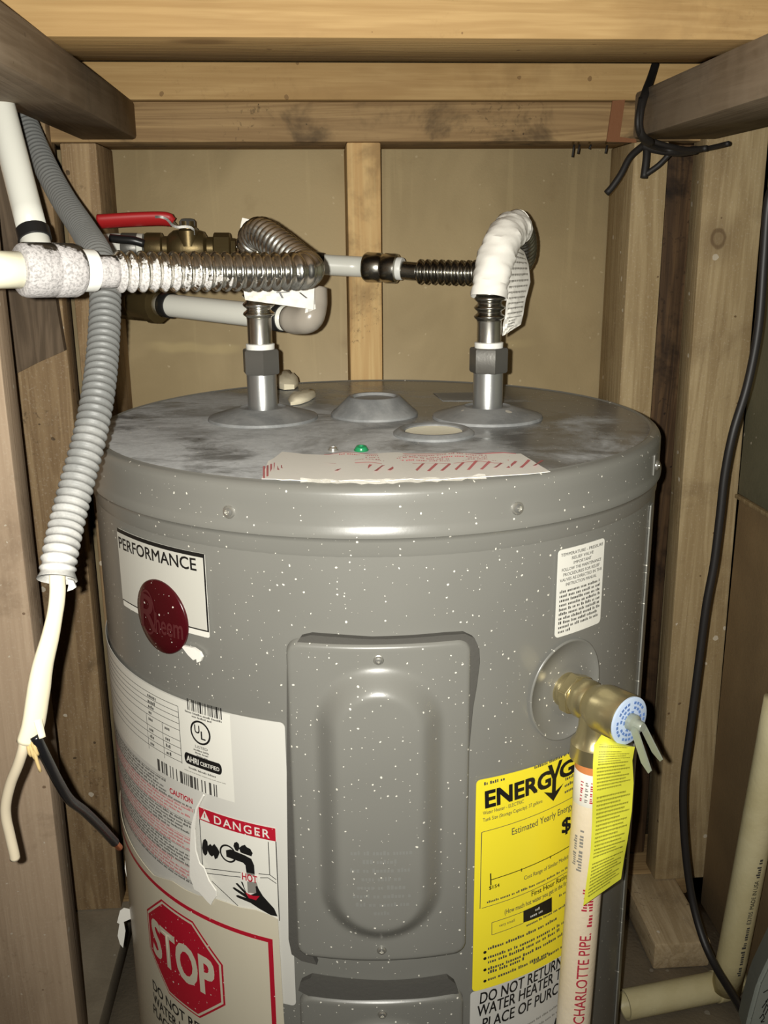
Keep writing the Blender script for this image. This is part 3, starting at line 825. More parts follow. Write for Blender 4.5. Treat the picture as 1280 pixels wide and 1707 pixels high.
# the two taps
pol(((585, 440), (592, 412), (606, 406), (620, 425), (624, 470), (618, 512), (604, 524), (590, 505), (582, 470)))
pol(((622, 455), (640, 440), (652, 455), (668, 440), (690, 470), (706, 500), (690, 540), (672, 548), (664, 520), (650, 530), (634, 515), (622, 490)))
pol(((800, 455), (806, 432), (824, 426), (838, 440), (842, 470), (832, 492), (815, 486)))
pol(((838, 470), (858, 452), (880, 446), (892, 462), (918, 476), (934, 505), (925, 528), (905, 520), (880, 512), (850, 500)))
# spout
fl.ring(c1(762, 508), .0078, .0015, I, h3)
pol(((748, 485), (780, 478), (880, 520), (925, 545), (944, 590), (948, 655), (890, 640), (884, 590), (868, 572), (780, 540), (752, 530)))
# water and the scalded hand
pol(((892, 640), (944, 650), (985, 790), (900, 780)), M['ink_soft'], h3)
pol(((862, 650), (975, 664), (972, 708), (860, 694)), M['white'], h*4)
a, b = c1(866, 692), c1(968, 706)
fl.text('HOT', (a[0], (a[1]+b[1])/2), (b[0], (a[1]+b[1])/2), .0062, M['red'], h*5, .02)
pol(((852, 700), (866, 705), (885, 765), (905, 800), (960, 780), (955, 735), (965, 732), (1005, 800), (1085, 890), (1108, 945), (1060, 935), (980, 890), (920, 850), (830, 812), (818, 800), (832, 795), (890, 815), (810, 760), (795, 745), (806, 740), (880, 785), (822, 722), (816, 712), (830, 712), (882, 765)), I, h*4)
pol(((885, 775), (940, 800), (985, 800), (960, 830), (910, 815)), M['red'], h*5)
fl.wrap(.0006, 'printing', rl)
# torn strip of old tape across the caution text
fl = Flat()
fl.slab([c1(*p) for p in ((600, 90), (606, 100), (560, 190), (540, 330), (548, 480), (575, 570), (605, 600), (640, 690), (688, 760), (690, 800), (668, 830), (655, 858), (630, 835), (575, 770), (540, 750), (510, 660), (508, 560), (512, 430), (520, 300), (552, 180))], M['paper'], .0012)
fl.wrap(.0022, 'torn_tape', H, label='torn white tape remnant')

# ---- cream STOP film sticker
fl = Flat()
zF = c1(860, 1045)[1]+.012; fR = c1(1112, 970)[0]
edge = [c1(*p) for p in ((250, 660), (380, 700), (470, 760), (560, 800), (690, 826), (760, 850), (840, 880), (960, 900), (1040, 930), (1110, 962))]
zl = -.345
left = [(sL+.010, edge[0][1]+.004), (sL+.03, edge[0][1]+.010)]
poly = left+edge+[(fR+.0045, -.66), (sL+.010, -.66)]
fl.slab(poly[::-1], M['film'], .0005)
st = fl.wrap(.0016, 'stop_sticker', H, label='cream sticker with red stop sign')
fl = Flat(); h = .0002
bl = [c1(*p) for p in ((240, 740), (400, 852), (600, 952), (860, 1062), (1076, 1106))]
zbd = sum(p[1] for p in bl[2:])/3
fl.rect(sL+.012, zbd-.0016, bl[-1][0], zbd+.0022, M['red'], h)
fl.poly([(bl[-1][0]-.0040, zbd+.0022), (bl[-1][0], zbd+.0022), (bl[-1][0], -.66), (bl[-1][0]-.0040, -.66)], M['red'], h*1.5)
oc = [c1(*p) for p in ((296, 846), (505, 966), (712, 1250), (750, 1556), (585, 1652), (385, 1505), (238, 1200), (208, 922))]
ocx = (min(p[0] for p in oc)+max(p[0] for p in oc))/2; ocz = (min(p[1] for p in oc)+max(p[1] for p in oc))/2
orx = (max(p[0] for p in oc)-min(p[0] for p in oc))/2; orz = (max(p[1] for p in oc)-min(p[1] for p in oc))/2
def octo(k): return [(ocx+k*orx*x, ocz+k*orz*y) for x, y in ((-.41, 1), (.41, 1), (1, .41), (1, -.41), (.41, -1), (-.41, -1), (-1, -.41), (-1, .41))]
fl.poly(octo(1), M['red'], h); fl.poly(octo(.965), M['film'], h*2); fl.poly(octo(.925), M['red'], h*3)
fl.text('STOP', (ocx-orx*.80, ocz-orz*.36), (ocx+orx*.80, ocz-orz*.36), orz*.74, M['film'], h*4, .03)
for tline, k, l_, r_ in (('DO NOT RETURN', 0, 1.02, 1.06), ('WATER HEATER TO', 1, 1.05, 1.05), ('PLACE OF PURCHASE', 2, 1.1, 1.1)):
    z = ocz-orz-.0165-.0145*k
    fl.text(tline, (ocx-orx*l_, z), (ocx+orx*r_, z), .0100, M['ink'], h, .02)
fl.wrap(.0023, 'printing', st)
# torn backing hanging off the sticker's left edge
bm = bmesh.new()
def sil(x, y, d=0): return at(x, y, -.075+d)
prism(bm, [sil(*p) for p in ((200, 1518), (206, 1514), (219, 1517), (226, 1527), (222, 1530), (206, 1537), (209, 1552), (205, 1580), (200, 1574), (196, 1560), (199, 1540), (195, 1538))], Vector((0, .0008, 0)))
obj('torn_backing', bm, M['paper'], st, label='white torn backing paper')
bm = bmesh.new(); prism(bm, [sil(*p) for p in ((209, 1424), (213, 1428), (215, 1455), (219, 1490), (214, 1475), (208, 1448))], Vector((0, .0008, 0)))
obj('torn_backing', bm, M['paper'], st)

# ---- yellow energy label
fl = Flat(); s0, s1, z0, z1 = .0790, .2120, -.4135, -.2265
er = radians(1.2)
fl.sheet(s0, z0, s1, z1, .0035, M['yellow'], .0006); el = fl.wrap(0, 'energy_label', H, label='bright yellow energy label')
fl = Flat(); h = .0002
EDZ = .047
def c3(x, y): return cy(780+x/3.657, 1240+y/3.657)
def row(a, b):                                               # a baseline between two picture points, kept as seen
    p_ = c3(*a); q_ = c3(*b)[0]; return p_, (q_, p_[1]+EDZ*(q_-p_[0]))
p, q = row((106, 386), (497, 262)); capE = c3(110, 278)[1]-c3(110, 384)[1]
fl.text('ENERG', p, q, capE*.92, M['ink'], h, .045)
p2 = c3(556, 212); dz = (q[1]-p[1])/(q[0]-p[0])
fl.text('GUIDE', p2, (p2[0]+.068, p2[1]+dz*.068), capE*.86, M['ink'], h, .045)
# the Y whose tail is an arrow
yc = c3(522, 190); yt = c3(522, 130)[1]; yb = c3(515, 345)[1]; yw = .0034
fl.poly([(yc[0]-.0072, yt+.002), (yc[0]-.0032, yt+.002), (yc[0]+.0015, yc[1]-.002), (yc[0]-.0022, yc[1]-.002)], M['ink'], h)
fl.poly([(yc[0]+.0078, yt+.003), (yc[0]+.0042, yt+.003), (yc[0]-.0014, yc[1]-.003), (yc[0]+.0020, yc[1]-.003)], M['ink'], h)
fl.rect(yc[0]-.0020, yb+.006, yc[0]+.0020, yc[1]-.001, M['ink'], h)
fl.poly([(yc[0]-.0100, yb+.0110), (yc[0]-.002, yb+.0080), (yc[0]+.002, yb+.0080), (yc[0]+.0100, yb+.0120), (yc[0], yb)], M['ink'], h)
fl.greek(*row((95, 250), (235, 208)), .0026, M['ink2'], h, seed=201)
fl.greek(*row((400, 150), (690, 30)), .0024, M['ink2'], h, seed=202)
def tx(body, a, b, cap, bold=.006, m=None, ital=0): fl.text(body, *row(a, b), cap, m or M['ink2'], h, bold, ital)
tx('Water Heater - ELECTRIC', (88, 430), (335, 360), .0030)
tx('Tank Size (Storage Capacity): 37 gallons', (88, 472), (447, 362), .0030)
for j, (a, b) in enumerate((((588, 222), (720, 175)), ((584, 262), (720, 215)), ((584, 300), (640, 280)))): fl.greek(*row(a, b), .0028, M['ink2'], h, seed=210+j)
tx('Estimated Yearly Energy Cost', (264, 552), (700, 385), .0058, .004)
tx('$2', (568, 545), (672, 508), .0125, .03, M['ink'])
xL3, zA, zBt = c3(80, 535)[0], c3(80, 535)[1], c3(80, 998)[1]
fl.line((xL3, zA), (xL3, zBt), .0006, M['ink2'], h)
pa, pb = row((80, 535), (640, 345)); fl.line(pa, pb, .0005, M['ink2'], h)
pa, pb = row((80, 998), (640, 812)); fl.line(pa, pb, .0005, M['ink2'], h)
pa, pb = row((136, 825), (650, 655)); fl.line(pa, pb, .0007, M['ink'], h)
fl.line(c3(134, 785), c3(136, 858), .0010, M['ink'], h); fl.line(c3(322, 755), c3(322, 775), .0008, M['ink'], h); fl.line(c3(497, 680), c3(498, 695), .0008, M['ink'], h)
tx('$154', (125, 885), (188, 865), .0030, .02, M['ink'])
tx('Cost Range of Similar Models', (338, 826), (608, 690), .0036)
fl.greek(*row((112, 968), (640, 768)), .0021, M['ink2'], h, seed=220)
tx('First Hour Rating', (384, 926), (606, 808), .0046, .012, M['ink'])
tx('(How much hot water you get in the first hour of use)', (220, 1035), (700, 845), .0042, .008)
bx = [c3(*p) for p in ((333, 1086), (506, 1018), (506, 930), (333, 1015))]
fl.poly(bx, M['ink'], h)
fl.greek(*row((405, 1015), (440, 1000)), .0024, M['notice'], h*2, seed=222); fl.greek(*row((375, 1055), (455, 1025)), .0024, M['notice'], h*2, seed=223)
pa = [c3(*p) for p in ((333, 1018), (142, 1085), (142, 1160), (333, 1088))]; fl.path(pa, .0005, M['ink2'], h)
tx('very small', (186, 1112), (280, 1076), .0026)
fl.greek(*row((550, 930), (615, 895)), .0024, M['ink2'], h, seed=224)
fl.greek(*row((352, 1110), (640, 965)), .0022, M['ink2'], h, seed=225)
for j, (a, b) in enumerate((((118, 1252), (540, 1060)), ((118, 1305), (620, 1045)), ((118, 1335), (560, 1130)), ((118, 1375), (620, 1130)), ((118, 1398), (350, 1298)), ((118, 1440), (490, 1260)), ((395, 1340), (640, 1220)))):
    fl.greek(*row(a, b), .0029, M['ink2'], h, seed=230+j)
for p in ((100, 1266), (100, 1304), (100, 1373), (100, 1441)): fl.ell(c3(*p), .0014, .0014, M['ink'], h, 10)
fl.wrap(.0008, 'printing', el, .012)

# ---- grey return notice below it
fl = Flat(); fl.sheet(.0775, -.56, .2120, -.4140, .003, M['notice'], .0006); rn = fl.wrap(.0002, 'return_notice', H, label='pale grey return notice')
fl = Flat()
for tline, a, ln in (('DO NOT RETURN THIS', (68, 1580), .1040), ('WATER HEATER TO THE', (50, 1660), .1110), ('PLACE OF PURCHASE', (82, 1735), .0990)):
    p = c3(*a); fl.text(tline, p, (p[0]+ln, p[1]+dz*ln*.9), .0103, M['ink'], h, .014, .15)
p = c3(300, 1730)
for k in range(3): fl.greek((p[0]+.02*k, p[1]-.002-.0055*k), (p[0]+.09, p[1]+.006-.0055*k), .0022, M['ink_soft'], h, seed=250+k)
fl.text('56', c3(505, 1745), c3(585, 1715), .0115, M['ink'], h, .02)
fl.wrap(.0010, 'printing', rn)

# ---- dished ring round the valve opening
vs_, vz_ = .1583, -.1716; ring_r = .0365
bm = bmesh.new(); rings = []
for q, hh in ((1.0, .0002), (.985, .0011), (.955, .0011), (.93, -.0002), (.62, -.0008), (.5, -.0008)):
    rings.append([bm.verts.new(cylp(vs_+ring_r*q*cos(2*pi*k/64), vz_+ring_r*q*1.12*sin(2*pi*k/64), hh)) for k in range(64)])
for a, b in zip(rings, rings[1:]):
    for k in range(64): bm.faces.new((a[k], a[(k+1) % 64], b[(k+1) % 64], b[k]))
obj('valve_ring', bm, M['paint'], H)
fix_children(H, H_IN)

# ================================================================== RELIEF VALVE, ITS TAG AND PIPE
va = Vector((sin(vs_/RT), -cos(vs_/RT), 0)); vo = cylp(vs_, vz_, 0)
RV_ = thing('relief_valve', 'brass relief valve with blue disc screwed into the heater side', 'valve', loc=vo)
def rel(root): 
    for c in root.children: c.location = -root.location
    return root
obj('threaded_neck', nlathe([(.0135, -.004), (.0135, .004), (.0128, .005)], vo, va, 24), M['brass_new'], RV_)
b = nlathe([(.0150, .0035), (.0168, .0042), (.0168, .0125), (.0150, .0135)], vo, va, 6); bmesh.ops.bevel(b, geom=b.edges[:], offset=.0008, segments=2, affect='EDGES')
obj('hex_collar', b, M['brass_new'], RV_)
obj('valve_body', nlathe([(.0142, .0130), (.0150, .016), (.0150, .022), (.0136, .025), (.0160, .031), (.0178, .036), (.0182, .057), (.0176, .0585)], vo, va, 32), M['brass_new'], RV_)
oc_ = vo+va*.0300+Vector((0, 0, -.006)); down = Vector((-.006, 0, -1)).normalized()
obj('outlet', nlathe([(.0125, -.002), (.0130, .012), (.0150, .021), (.0178, .024), (.0182, .036), (.0170, .0365)], oc_, down, 32), M['brass_new'], RV_)
de = vo+va*.0588
obj('blue_disc', nlathe([(.0178, 0), (.0178, .0012), (.0170, .0016), (.002, .0018)], de, va, 36), M['blue_pale'], RV_, label='pale blue printed disc')
fl = Flat(); N_ = va.cross(Vector((0, 0, 1))) * -1
for r_, n_ in ((.0148, 26), (.0112, 18), (.0078, 11)):
    for k in range(n_):
        if (k*7+int(r_*1e4)) % 5 == 0: continue
        a0 = 2*pi*k/n_; a1 = a0+2*pi/n_*.72
        fl.poly([(q*cos(t), q*sin(t)) for q, t in ((r_, a0), (r_, a1), (r_-.0020, a1), (r_-.0020, a0))], M['blue'], 0)
tang = Vector((cos(vs_/RT), sin(vs_/RT), 0))
fl.place(lambda x, y, hh: de+va*.0021+tang*x+Vector((0, 0, 1))*y, 'disc_printing', RV_)
obj('lever_pivot', nlathe([(.0062, 0), (.0062, .006), (.0040, .0075), (.0036, .012), (.003, .013)], de, va, 20), M['lever'], RV_)
bm = bmesh.new()
for sg, L_ in ((-1, .034), (1, .031)):
    a = de+va*.0085+tang*(.0035*sg); d_ = (va*.42+Vector((0, 0, -1))*1.0+tang*(.10+.22*(sg+1)/2)).normalized(); n_ = d_.cross(va).normalized()
    w_ = va.cross(d_).normalized()
    pts = [a-va*.004+d_*0, a+va*.003, a+va*.0035+d_*L_*.9, a+d_*L_, a-va*.004+d_*L_*.82]
    prism(bm, pts, tang*(.0012*sg))
obj('lever', bm, M['lever'], RV_)
rel(RV_)

# discharge pipe, stuck into the outlet
p0 = oc_+down*.0370
p1 = atv(958, 1850, atv(970, 1600, 0).dot(RV)+0) if False else None
ptop = p0+Vector((0, 0, 0))
pend = Vector((ptop.x-.0105, ptop.y-.004, FLOOR+.035))
DP = thing('discharge_pipe', 'pinkish cream plastic drain pipe below the brass relief valve', 'pipe', loc=pend)
PR = .0134
pd = (pend-ptop).normalized()
obj('pipe', nlathe([(PR, .0), (PR, (pend-ptop).length), (PR*.8, (pend-ptop).length)], ptop, pd, 40), M['pvc'], DP)
obj('primer_ring', nlathe([(PR*1.03, .0006), (PR*1.03, .0075)], ptop, pd, 40), M['orange'], DP, label='orange primer ring')
obj('paper_sticker', nlathe([(PR*1.025, .0078), (PR*1.03, .0080), (PR*1.03, .034), (PR*1.02, .0342)], ptop, pd, 40), M['paper'], DP, label='white sticker with small marks')
# red print that runs up the pipe: (along, around) -> pipe surface
pn = (CAM-ptop); pn = (pn-pd*pn.dot(pd)).normalized(); pm = pd.cross(pn)
def on_pipe(R, o, ax, nn, mm):
    def f(x, y, hh):
        t = y/R; return o+ax*x+(nn*cos(t)+mm*sin(t))*(R+.0003+hh)
    return f
rgt = 1 if pm.dot(rx) > 0 else -1
fl = Flat()
zz0 = atz(975, 1700, -.43)
def along(px, py):                                            # distance down the pipe for a picture row
    lo, hi = 0, .5
    for _ in range(40):
        m_ = (lo+hi)/2; P = ptop+pd*m_+pn*PR-CAM; Y_ = 853.5-FPX*P.dot(uy)/P.dot(FWD)
        lo, hi = (m_, hi) if Y_ < py else (lo, m_)
    return lo
k1, k2, k3 = along(0, 1706), along(0, 1556), along(0, 1530)
ang = .0050*rgt
# letters stand with their tops to the left and read upwards
fl.text('CHARLOTTE PIPE.', (0, 0), (k1-k2, 0), .0085, M['red_print'], 0, .012)
fl.greek((k1-k2+.006, 0), (k1-k2+.018, 0), .0040, M['red_print'], 0, seed=301)
fl.text('ivory', (k1-k3+.006, .001), (k1-k3+.026, .0035), .0070, M['red_print'], 0, .01) if False else None
for j in range(2): fl.greek((k1-k3+.006, .0005+.0045*j), (k1-k3+.026, .0005+.0045*j), .0040, M['red_print'], 0, seed=303+j, word=(5, 7))
f0 = on_pipe(PR, ptop, pd, pn, pm*rgt)
fl.place(lambda x, y, hh: f0(k1-x, .0085-y, hh), 'red_printing', DP, .002, 1)
fl = Flat(); ka, kb = along(0, 1420), along(0, 1300)
fl.greek((0, 0), (ka-kb, 0), .003, M['red_print'], 0, seed=310)
fl.place(lambda x, y, hh: f0(ka-x, .0120-y, hh), 'small_printing', DP, .002, 1)
fl = Flat(); ka, kb = along(0, 1455), along(0, 1385)
fl.greek((0, 0), (ka-kb, 0), .004, M['ink_soft'], 0, seed=312); fl.greek((.004, .005), (ka-kb-.006, .005), .003, M['ink_soft'], 0, seed=313)
fl.place(lambda x, y, hh: f0(ka-x, -.003-y, hh), 'grey_printing', DP, .002, 1)
fl = Flat()
for j in range(5): fl.greek((.002, -.008+.0036*j), (.019, -.008+.0036*j), .0022, M['ink_soft'] if j % 2 else M['red_print'], 0, seed=320+j, word=(1, 3))
fl.place(lambda x, y, hh: f0(.032-x, y, hh+.0006), 'sticker_marks', DP, .002, 1)
for c in DP.children: c.location = -DP.location

# yellow tag hung on the valve, twisted on its way down
YT = thing('yellow_tag', 'yellow plastic tag of small print hanging before the drain pipe', 'tag', loc=(de.x, de.y, de.z))
dt = de+va*-.004
rowsT = [((1003, 1225), (1030, 1238), 0.000), ((990, 1242), (1058, 1245), -.002), ((988, 1275), (1054, 1268), -.003), ((988, 1320), (1056, 1305), -.004), ((987, 1370), (1053, 1352), -.003), ((984, 1420), (1046, 1400), -.002), ((978, 1465), (1040, 1432), -.001), ((972, 1510), (1035, 1465), 0)]
bm = bmesh.new(); gr = []
ybase = dt.y-.012
import itertools
def trow(i, t):
    (a, b, d_) = rowsT[i]; x = a[0]+(b[0]-a[0])*t; y = a[1]+(b[1]-a[1])*t
    return at(x, y, ybase+d_-.004*sin(pi*t)+.010*(t-.2)*(1-i/9)+.002*sin(i*1.7+t*3))
fine = 4
for i in range((len(rowsT)-1)*fine+1):
    k = min(i//fine, len(rowsT)-2); u = i/fine-k
    gr.append([bm.verts.new(trow(k, j/10)*(1-u)+trow(k+1, j/10)*u) for j in range(11)])
for a, b in zip(gr, gr[1:]):
    for j in range(10): bm.faces.new((a[j], a[j+1], b[j+1], b[j]))
bmesh.ops.recalc_face_normals(bm, faces=bm.faces[:])
bmesh.ops.solidify(bm, geom=bm.faces[:], thickness=.0005)
obj('tag_sheet', bm, M['tag_yellow'], YT)
fl = Flat(); M['tag_ink'] = plain('olive_tag_print', rgb(120, 116, 40), .5)
M['tag_ink2'] = plain('olive_tag_print_dark', rgb(104, 100, 38), .5)
for j in range(44):
    v = .13+.85*j/44
    if j in (2, 16, 33): continue
    fl.greek((.10+.03*(j < 9), v), ((.9, .82, .93, .7)[j % 4], v), .0105, M['tag_ink' if j < 30 else 'tag_ink2'], 0, seed=400+j, word=(3, 9))
def tagmap(x, y, hh):
    k = y*(len(rowsT)-1); i = min(int(k), len(rowsT)-2); u = k-i
    p = trow(i, x)*(1-u)+trow(i+1, x)*u
    return p+(CAM-p).normalized()*.0011
# greek bars were laid out in unit space: x across, y down
fl.place(tagmap, 'printing', YT)
rel(YT)

# ================================================================== PIPEWORK OVER THE HEATER
def corr(r0, amp, pitch, duty=.5, start=0.0, end=9.0, plain_r=None):
    def f(L):
        if L < start or L > end: return plain_r or r0
        t = (L-start)/pitch
        return r0+amp*(.5+.5*cos(2*pi*t+pi))**1.0
    return f
def hexnut(bm, o, ax, r, h0, h1):
    b = lathe(bm, [(r*.93, h0), (r, h0+.0015), (r, h1-.0015), (r*.93, h1)], o, ax, 6); return b

# --- left flexible connector: up from the nipple, over, forward and back to the left
FL = thing('flexible_connector', 'left corrugated steel hose looping forward over the heater, front crusted white', 'hose', 'corrugated steel water hoses', loc=(-.1015, 0, .03))
nx0 = Vector((-.1015, 0, 0))
b = bmesh.new(); hexnut(b, nx0, (0, 0, 1), .0172, .040, .062); obj('hex_nut', b, M['nut'], FL)
obj('nylon_washer', nlathe([(.0125, .0600), (.0128, .0665), (.011, .0670)], nx0, (0, 0, 1), 32), M['collar'], FL)
obj('ferrule', nlathe([(.0108, .066), (.0108, .088), (.0112, .0895)], nx0, (0, 0, 1), 32), M['chrome'], FL)
hose = [Vector((-.1015, 0, .089)), Vector((-.1015, 0, .110)), Vector((-.1020, .004, .135)), at(424, 428, .016), at(421, 402, .008), at(434, 389, -.012), at(456, 402, -.036), at(483, 424, -.062), at(507, 444, -.088), at(509, 450, -.108), at(492, 452, -.122), at(440, 453, -.136), at(380, 453, -.152), at(300, 453, -.172), at(230, 453, -.190), at(192, 453, -.200)]
obj('corrugated_hose', ntube(hose, corr(.0107, .0035, .0078), 24, .00085), M['hose_dusty'], FL)
cpl = [at(192, 453, -.200), at(146, 452, -.212)]
obj('plain_end', ntube([cpl[0], cpl[1]], .0108, 28, .004), M['coupling_dusty'], FL)
# --- right flexible connector
FR = thing('flexible_connector', 'right corrugated steel hose arching behind a white paper sleeve', 'hose', 'corrugated steel water hoses', loc=(.1015, 0, .03))
nx1 = Vector((.1015, 0, 0))
b = bmesh.new(); hexnut(b, nx1, (0, 0, 1), .0172, .040, .062); obj('hex_nut', b, M['nut'], FR)
obj('nylon_washer', nlathe([(.0125, .0600), (.0128, .0665), (.011, .0670)], nx1, (0, 0, 1), 32), M['collar'], FR)
obj('ferrule', nlathe([(.0108, .066), (.0108, .084), (.0112, .0855)], nx1, (0, 0, 1), 32), M['chrome'], FR)
hose2 = [Vector((.1015, 0, .085)), Vector((.1015, 0, .112)), at(817, 480, .002), at(824, 440, .008), at(838, 402, .022), at(853, 383, .050), at(866, 386, .085), at(872, 410, .118), at(868, 434, .146), at(845, 449, .172), at(810, 454, .190), at(770, 455, .202), at(738, 454, .210), at(697, 453, .219)]
sp_ = spline(hose2, .00085); Ltot = len(sp_)*.00085
obj('corrugated_hose', ntube(hose2, corr(.0106, .0031, .0078), 24, .00085), M['dark_chrome'], FR)
obj('plain_end', ntube([at(700, 453, .218), at(664, 450, .226)], .0098, 28, .004), M['dark_chrome'], FR)
# paper sleeves (the hoses' own wrap-round leaflets)
def sleeve(bm, path, r, a0, a1, ref, n=22, step=.003, wob=.0008, seed=1):
    P = spline(path, step); rr_ = random.Random(seed); G = []
    for i, p in enumerate(P):
        t = (P[min(i+1, len(P)-1)]-P[max(i-1, 0)]).normalized()
        n0 = (ref-t*ref.dot(t)).normalized(); m0 = t.cross(n0)
        row_ = []
        for k in range(n+1):
            a = a0+(a1-a0)*k/n
            q = r+wob*(sin(i*1.1+k*.4)*.5+sin(i*.45-k*.9)*.5+.7*sin(i*2.3-k*.25+sin(k*.8)*1.5)+rr_.uniform(-.12, .12))
            row_.append(bm.verts.new(p+(n0*cos(a)+m0*sin(a))*q))
        G.append(row_)
    for a, b in zip(G, G[1:]):
        for k in range(n): bm.faces.new((a[k], a[k+1], b[k+1], b[k]))
    return bm
bm = sleeve(bmesh.new(), [at(815, 496, .0)] + hose2[2:6] + [at(860, 381, .062)], .0160, radians(-140), radians(135), Vector((0, -1, .25)), wob=.0010)
bmesh.ops.recalc_face_normals(bm, faces=bm.faces[:]); bmesh.ops.solidify(bm, geom=bm.faces[:], thickness=.0004)
obj('paper_sleeve', bm, M['paper'], FR, label='crumpled white paper sleeve')
def sheet3(rows_, n=8, bul=.003, seed=1, th=.0004):
    bm = bmesh.new(); G = []; rr_ = random.Random(seed)
    fine = 4; R_ = rows_
    for i in range((len(R_)-1)*fine+1):
        k = min(i//fine, len(R_)-2); u = i/fine-k
        row_ = []
        for j in range(n+1):
            t = j/n
            def pt(r_):
                a, b = r_; return (a[0]+(b[0]-a[0])*t, a[1]+(b[1]-a[1])*t, a[2]+(b[2]-a[2])*t)
            a, b = pt(R_[k]), pt(R_[k+1]); q = [a[m]*(1-u)+b[m]*u for m in range(3)]
            row_.append(bm.verts.new(at(q[0], q[1], q[2]-bul*sin(pi*t)+.0015*sin(i*1.3+j*1.9))))
        G.append(row_)
    for a, b in zip(G, G[1:]):
        for j in range(n): bm.faces.new((a[j], a[j+1], b[j+1], b[j]))
    bmesh.ops.recalc_face_normals(bm, faces=bm.faces[:]); bmesh.ops.solidify(bm, geom=bm.faces[:], thickness=th)
    return bm
flap = [((850, 400, .012), (874, 420, .05)), ((847, 435, .004), (881, 440, .045)), ((845, 470, .0), (884, 470, .038)), ((845, 500, .0), (876, 500, .03)), ((842, 528, .001), (872, 525, .025)), ((838, 545, .002), (868, 541, .022)), ((838, 560, .004), (850, 553, .012))]
obj('paper_flap', sheet3(flap), M['paper'], FR, label='printed paper flap')
fl = Flat()
for j in range(13): fl.greek((.10, .06+.052*j), (.92, .045+.052*j), .022, M['ink_soft'], 0, seed=500+j)
for j in range(3): fl.greek((.25, .735+.05*j), (.62, .72+.05*j), .030, M['ink'], 0, seed=520+j, word=(1, 2))
def flapmap(x, y, hh):
    k = y*(len(flap)-1); i = min(int(k), len(flap)-2); u = k-i
    def pt(r_): a, b = r_; return [a[m]+(b[m]-a[m])*x for m in range(3)]
    a, b = pt(flap[i]), pt(flap[i+1]); q = [a[m]*(1-u)+b[m]*u for m in range(3)]
    p = at(q[0], q[1], q[2]-.003*sin(pi*x)); return p+(CAM-p).normalized()*.0030
fl.place(flapmap, 'flap_printing', FR)
rel(FR)
# left leaflet: behind the loop and hanging under the front run
bm = sheet3([((405, 476, -.016), (524, 470, -.010)), ((407, 490, -.019), (524, 488, -.014)), ((409, 500, -.019), (522, 516, -.016))], n=16, bul=.006)
obj('paper_flap', bm, M['paper'], FL, label='white paper flap under the hose')
bm = sheet3([((510, 470, -.006), (520, 468, .0)), ((513, 495, -.005), (524, 500, .003)), ((508, 522, -.004), (526, 515, .004))], n=4, bul=.001)
obj('paper_flap', bm, M['paper'], FL)
bm = sheet3([((404, 363, .028), (446, 372, .026)), ((399, 388, .030), (430, 392, .034)), ((394, 412, .030), (412, 420, .036))], n=6, bul=.001)
obj('paper_flap', bm, M['paper'], FL)
fl = Flat()
fl.line((.47, .30), (.66, .22), .05, M['ink'], 0); fl.line((.52, .3), (.56, .62), .03, M['ink'], 0); fl.line((.80, .25), (.90, .55), .03, M['ink2'], 0)
def lf(x, y, hh):
    p = at(405+118*x, 480+22*y+10*y*x, -.019-.006*sin(pi*x)+.003*x); return p+(CAM-p).normalized()*.004
fl.place(lf, 'flap_printing', FL, .08)
rel(FL)

# --- push-fit coupling and pipe at the near left
ca, cb = at(135, 451, -.2155), at(32, 450, -.243)
cax = (cb-ca).normalized(); cl_ = (cb-ca).length
PF = thing('push_fit_coupling', 'white crusted push fit coupling on the near left pipe end', 'pipe fitting', 'push fit couplings', loc=ca)
R_ = .0172
obj('coupling_body', nlathe([(R_*.80, 0), (R_*.93, .002), (R_, .005), (R_, cl_*.44), (R_*.975, cl_*.455), (R_*.975, cl_*.475), (R_, cl_*.49), (R_, cl_-.004), (R_*.94, cl_-.001), (R_*.86, cl_)], ca, cax, 40), M['coupling_dusty'], PF)
cc = ca-cax*.009
obj('release_collar', nlathe([(.0135, 0), (.0138, .001), (.0138, .012)], cc, cax, 32), M['collar'], PF)
rel(PF)
sp = obj('supply_pipe', ntube([cb-cax*.004, cb+cax*.16], .0115, 28, .02), M['pex_cream'])
tag(sp, 'cream plastic pipe entering from the left edge behind the crusted coupling', 'pipe')

# --- right coupling, between hose and white pipe
ca2, cb2 = at(667, 448, .2255), at(608, 445, .238)
ax2 = (cb2-ca2).normalized(); l2 = (cb2-ca2).length
PF2 = thing('push_fit_coupling', 'black shiny push fit coupling in front of the middle stud', 'pipe fitting', 'push fit couplings', loc=ca2)
R_ = .0160
obj('coupling_body', nlathe([(R_*.80, .003), (R_*.97, .004), (R_, .006), (R_, l2*.42), (R_*.93, l2*.46), (R_*.93, l2*.52), (R_, l2*.56), (R_*1.02, l2-.003), (R_*.9, l2)], ca2, ax2, 40), M['dark_chrome'], PF2)
obj('release_collar', nlathe([(.0115, -.003), (.0122, -.002), (.0122, .004)], ca2, ax2, 32), M['collar'], PF2)
rel(PF2)
e2 = at(400, 414, .225)
WP = thing('white_pipe', 'short white pipe between black coupling and loop of steel hose', 'pipe', loc=cb2)
obj('pipe', ntube([cb2-ax2*.004, at(540, 441, .240), at(470, 431, .236), e2], .0112, 28, .02), M['pex'], WP)
obj('clamp_ring', nlathe([(.0125, -.005), (.0128, -.0045), (.0128, .0045), (.0125, .005)], at(531, 440, .240), at(531, 440, .240)-at(470, 431, .236), 32), M['black_plastic'], WP)
rel(WP)

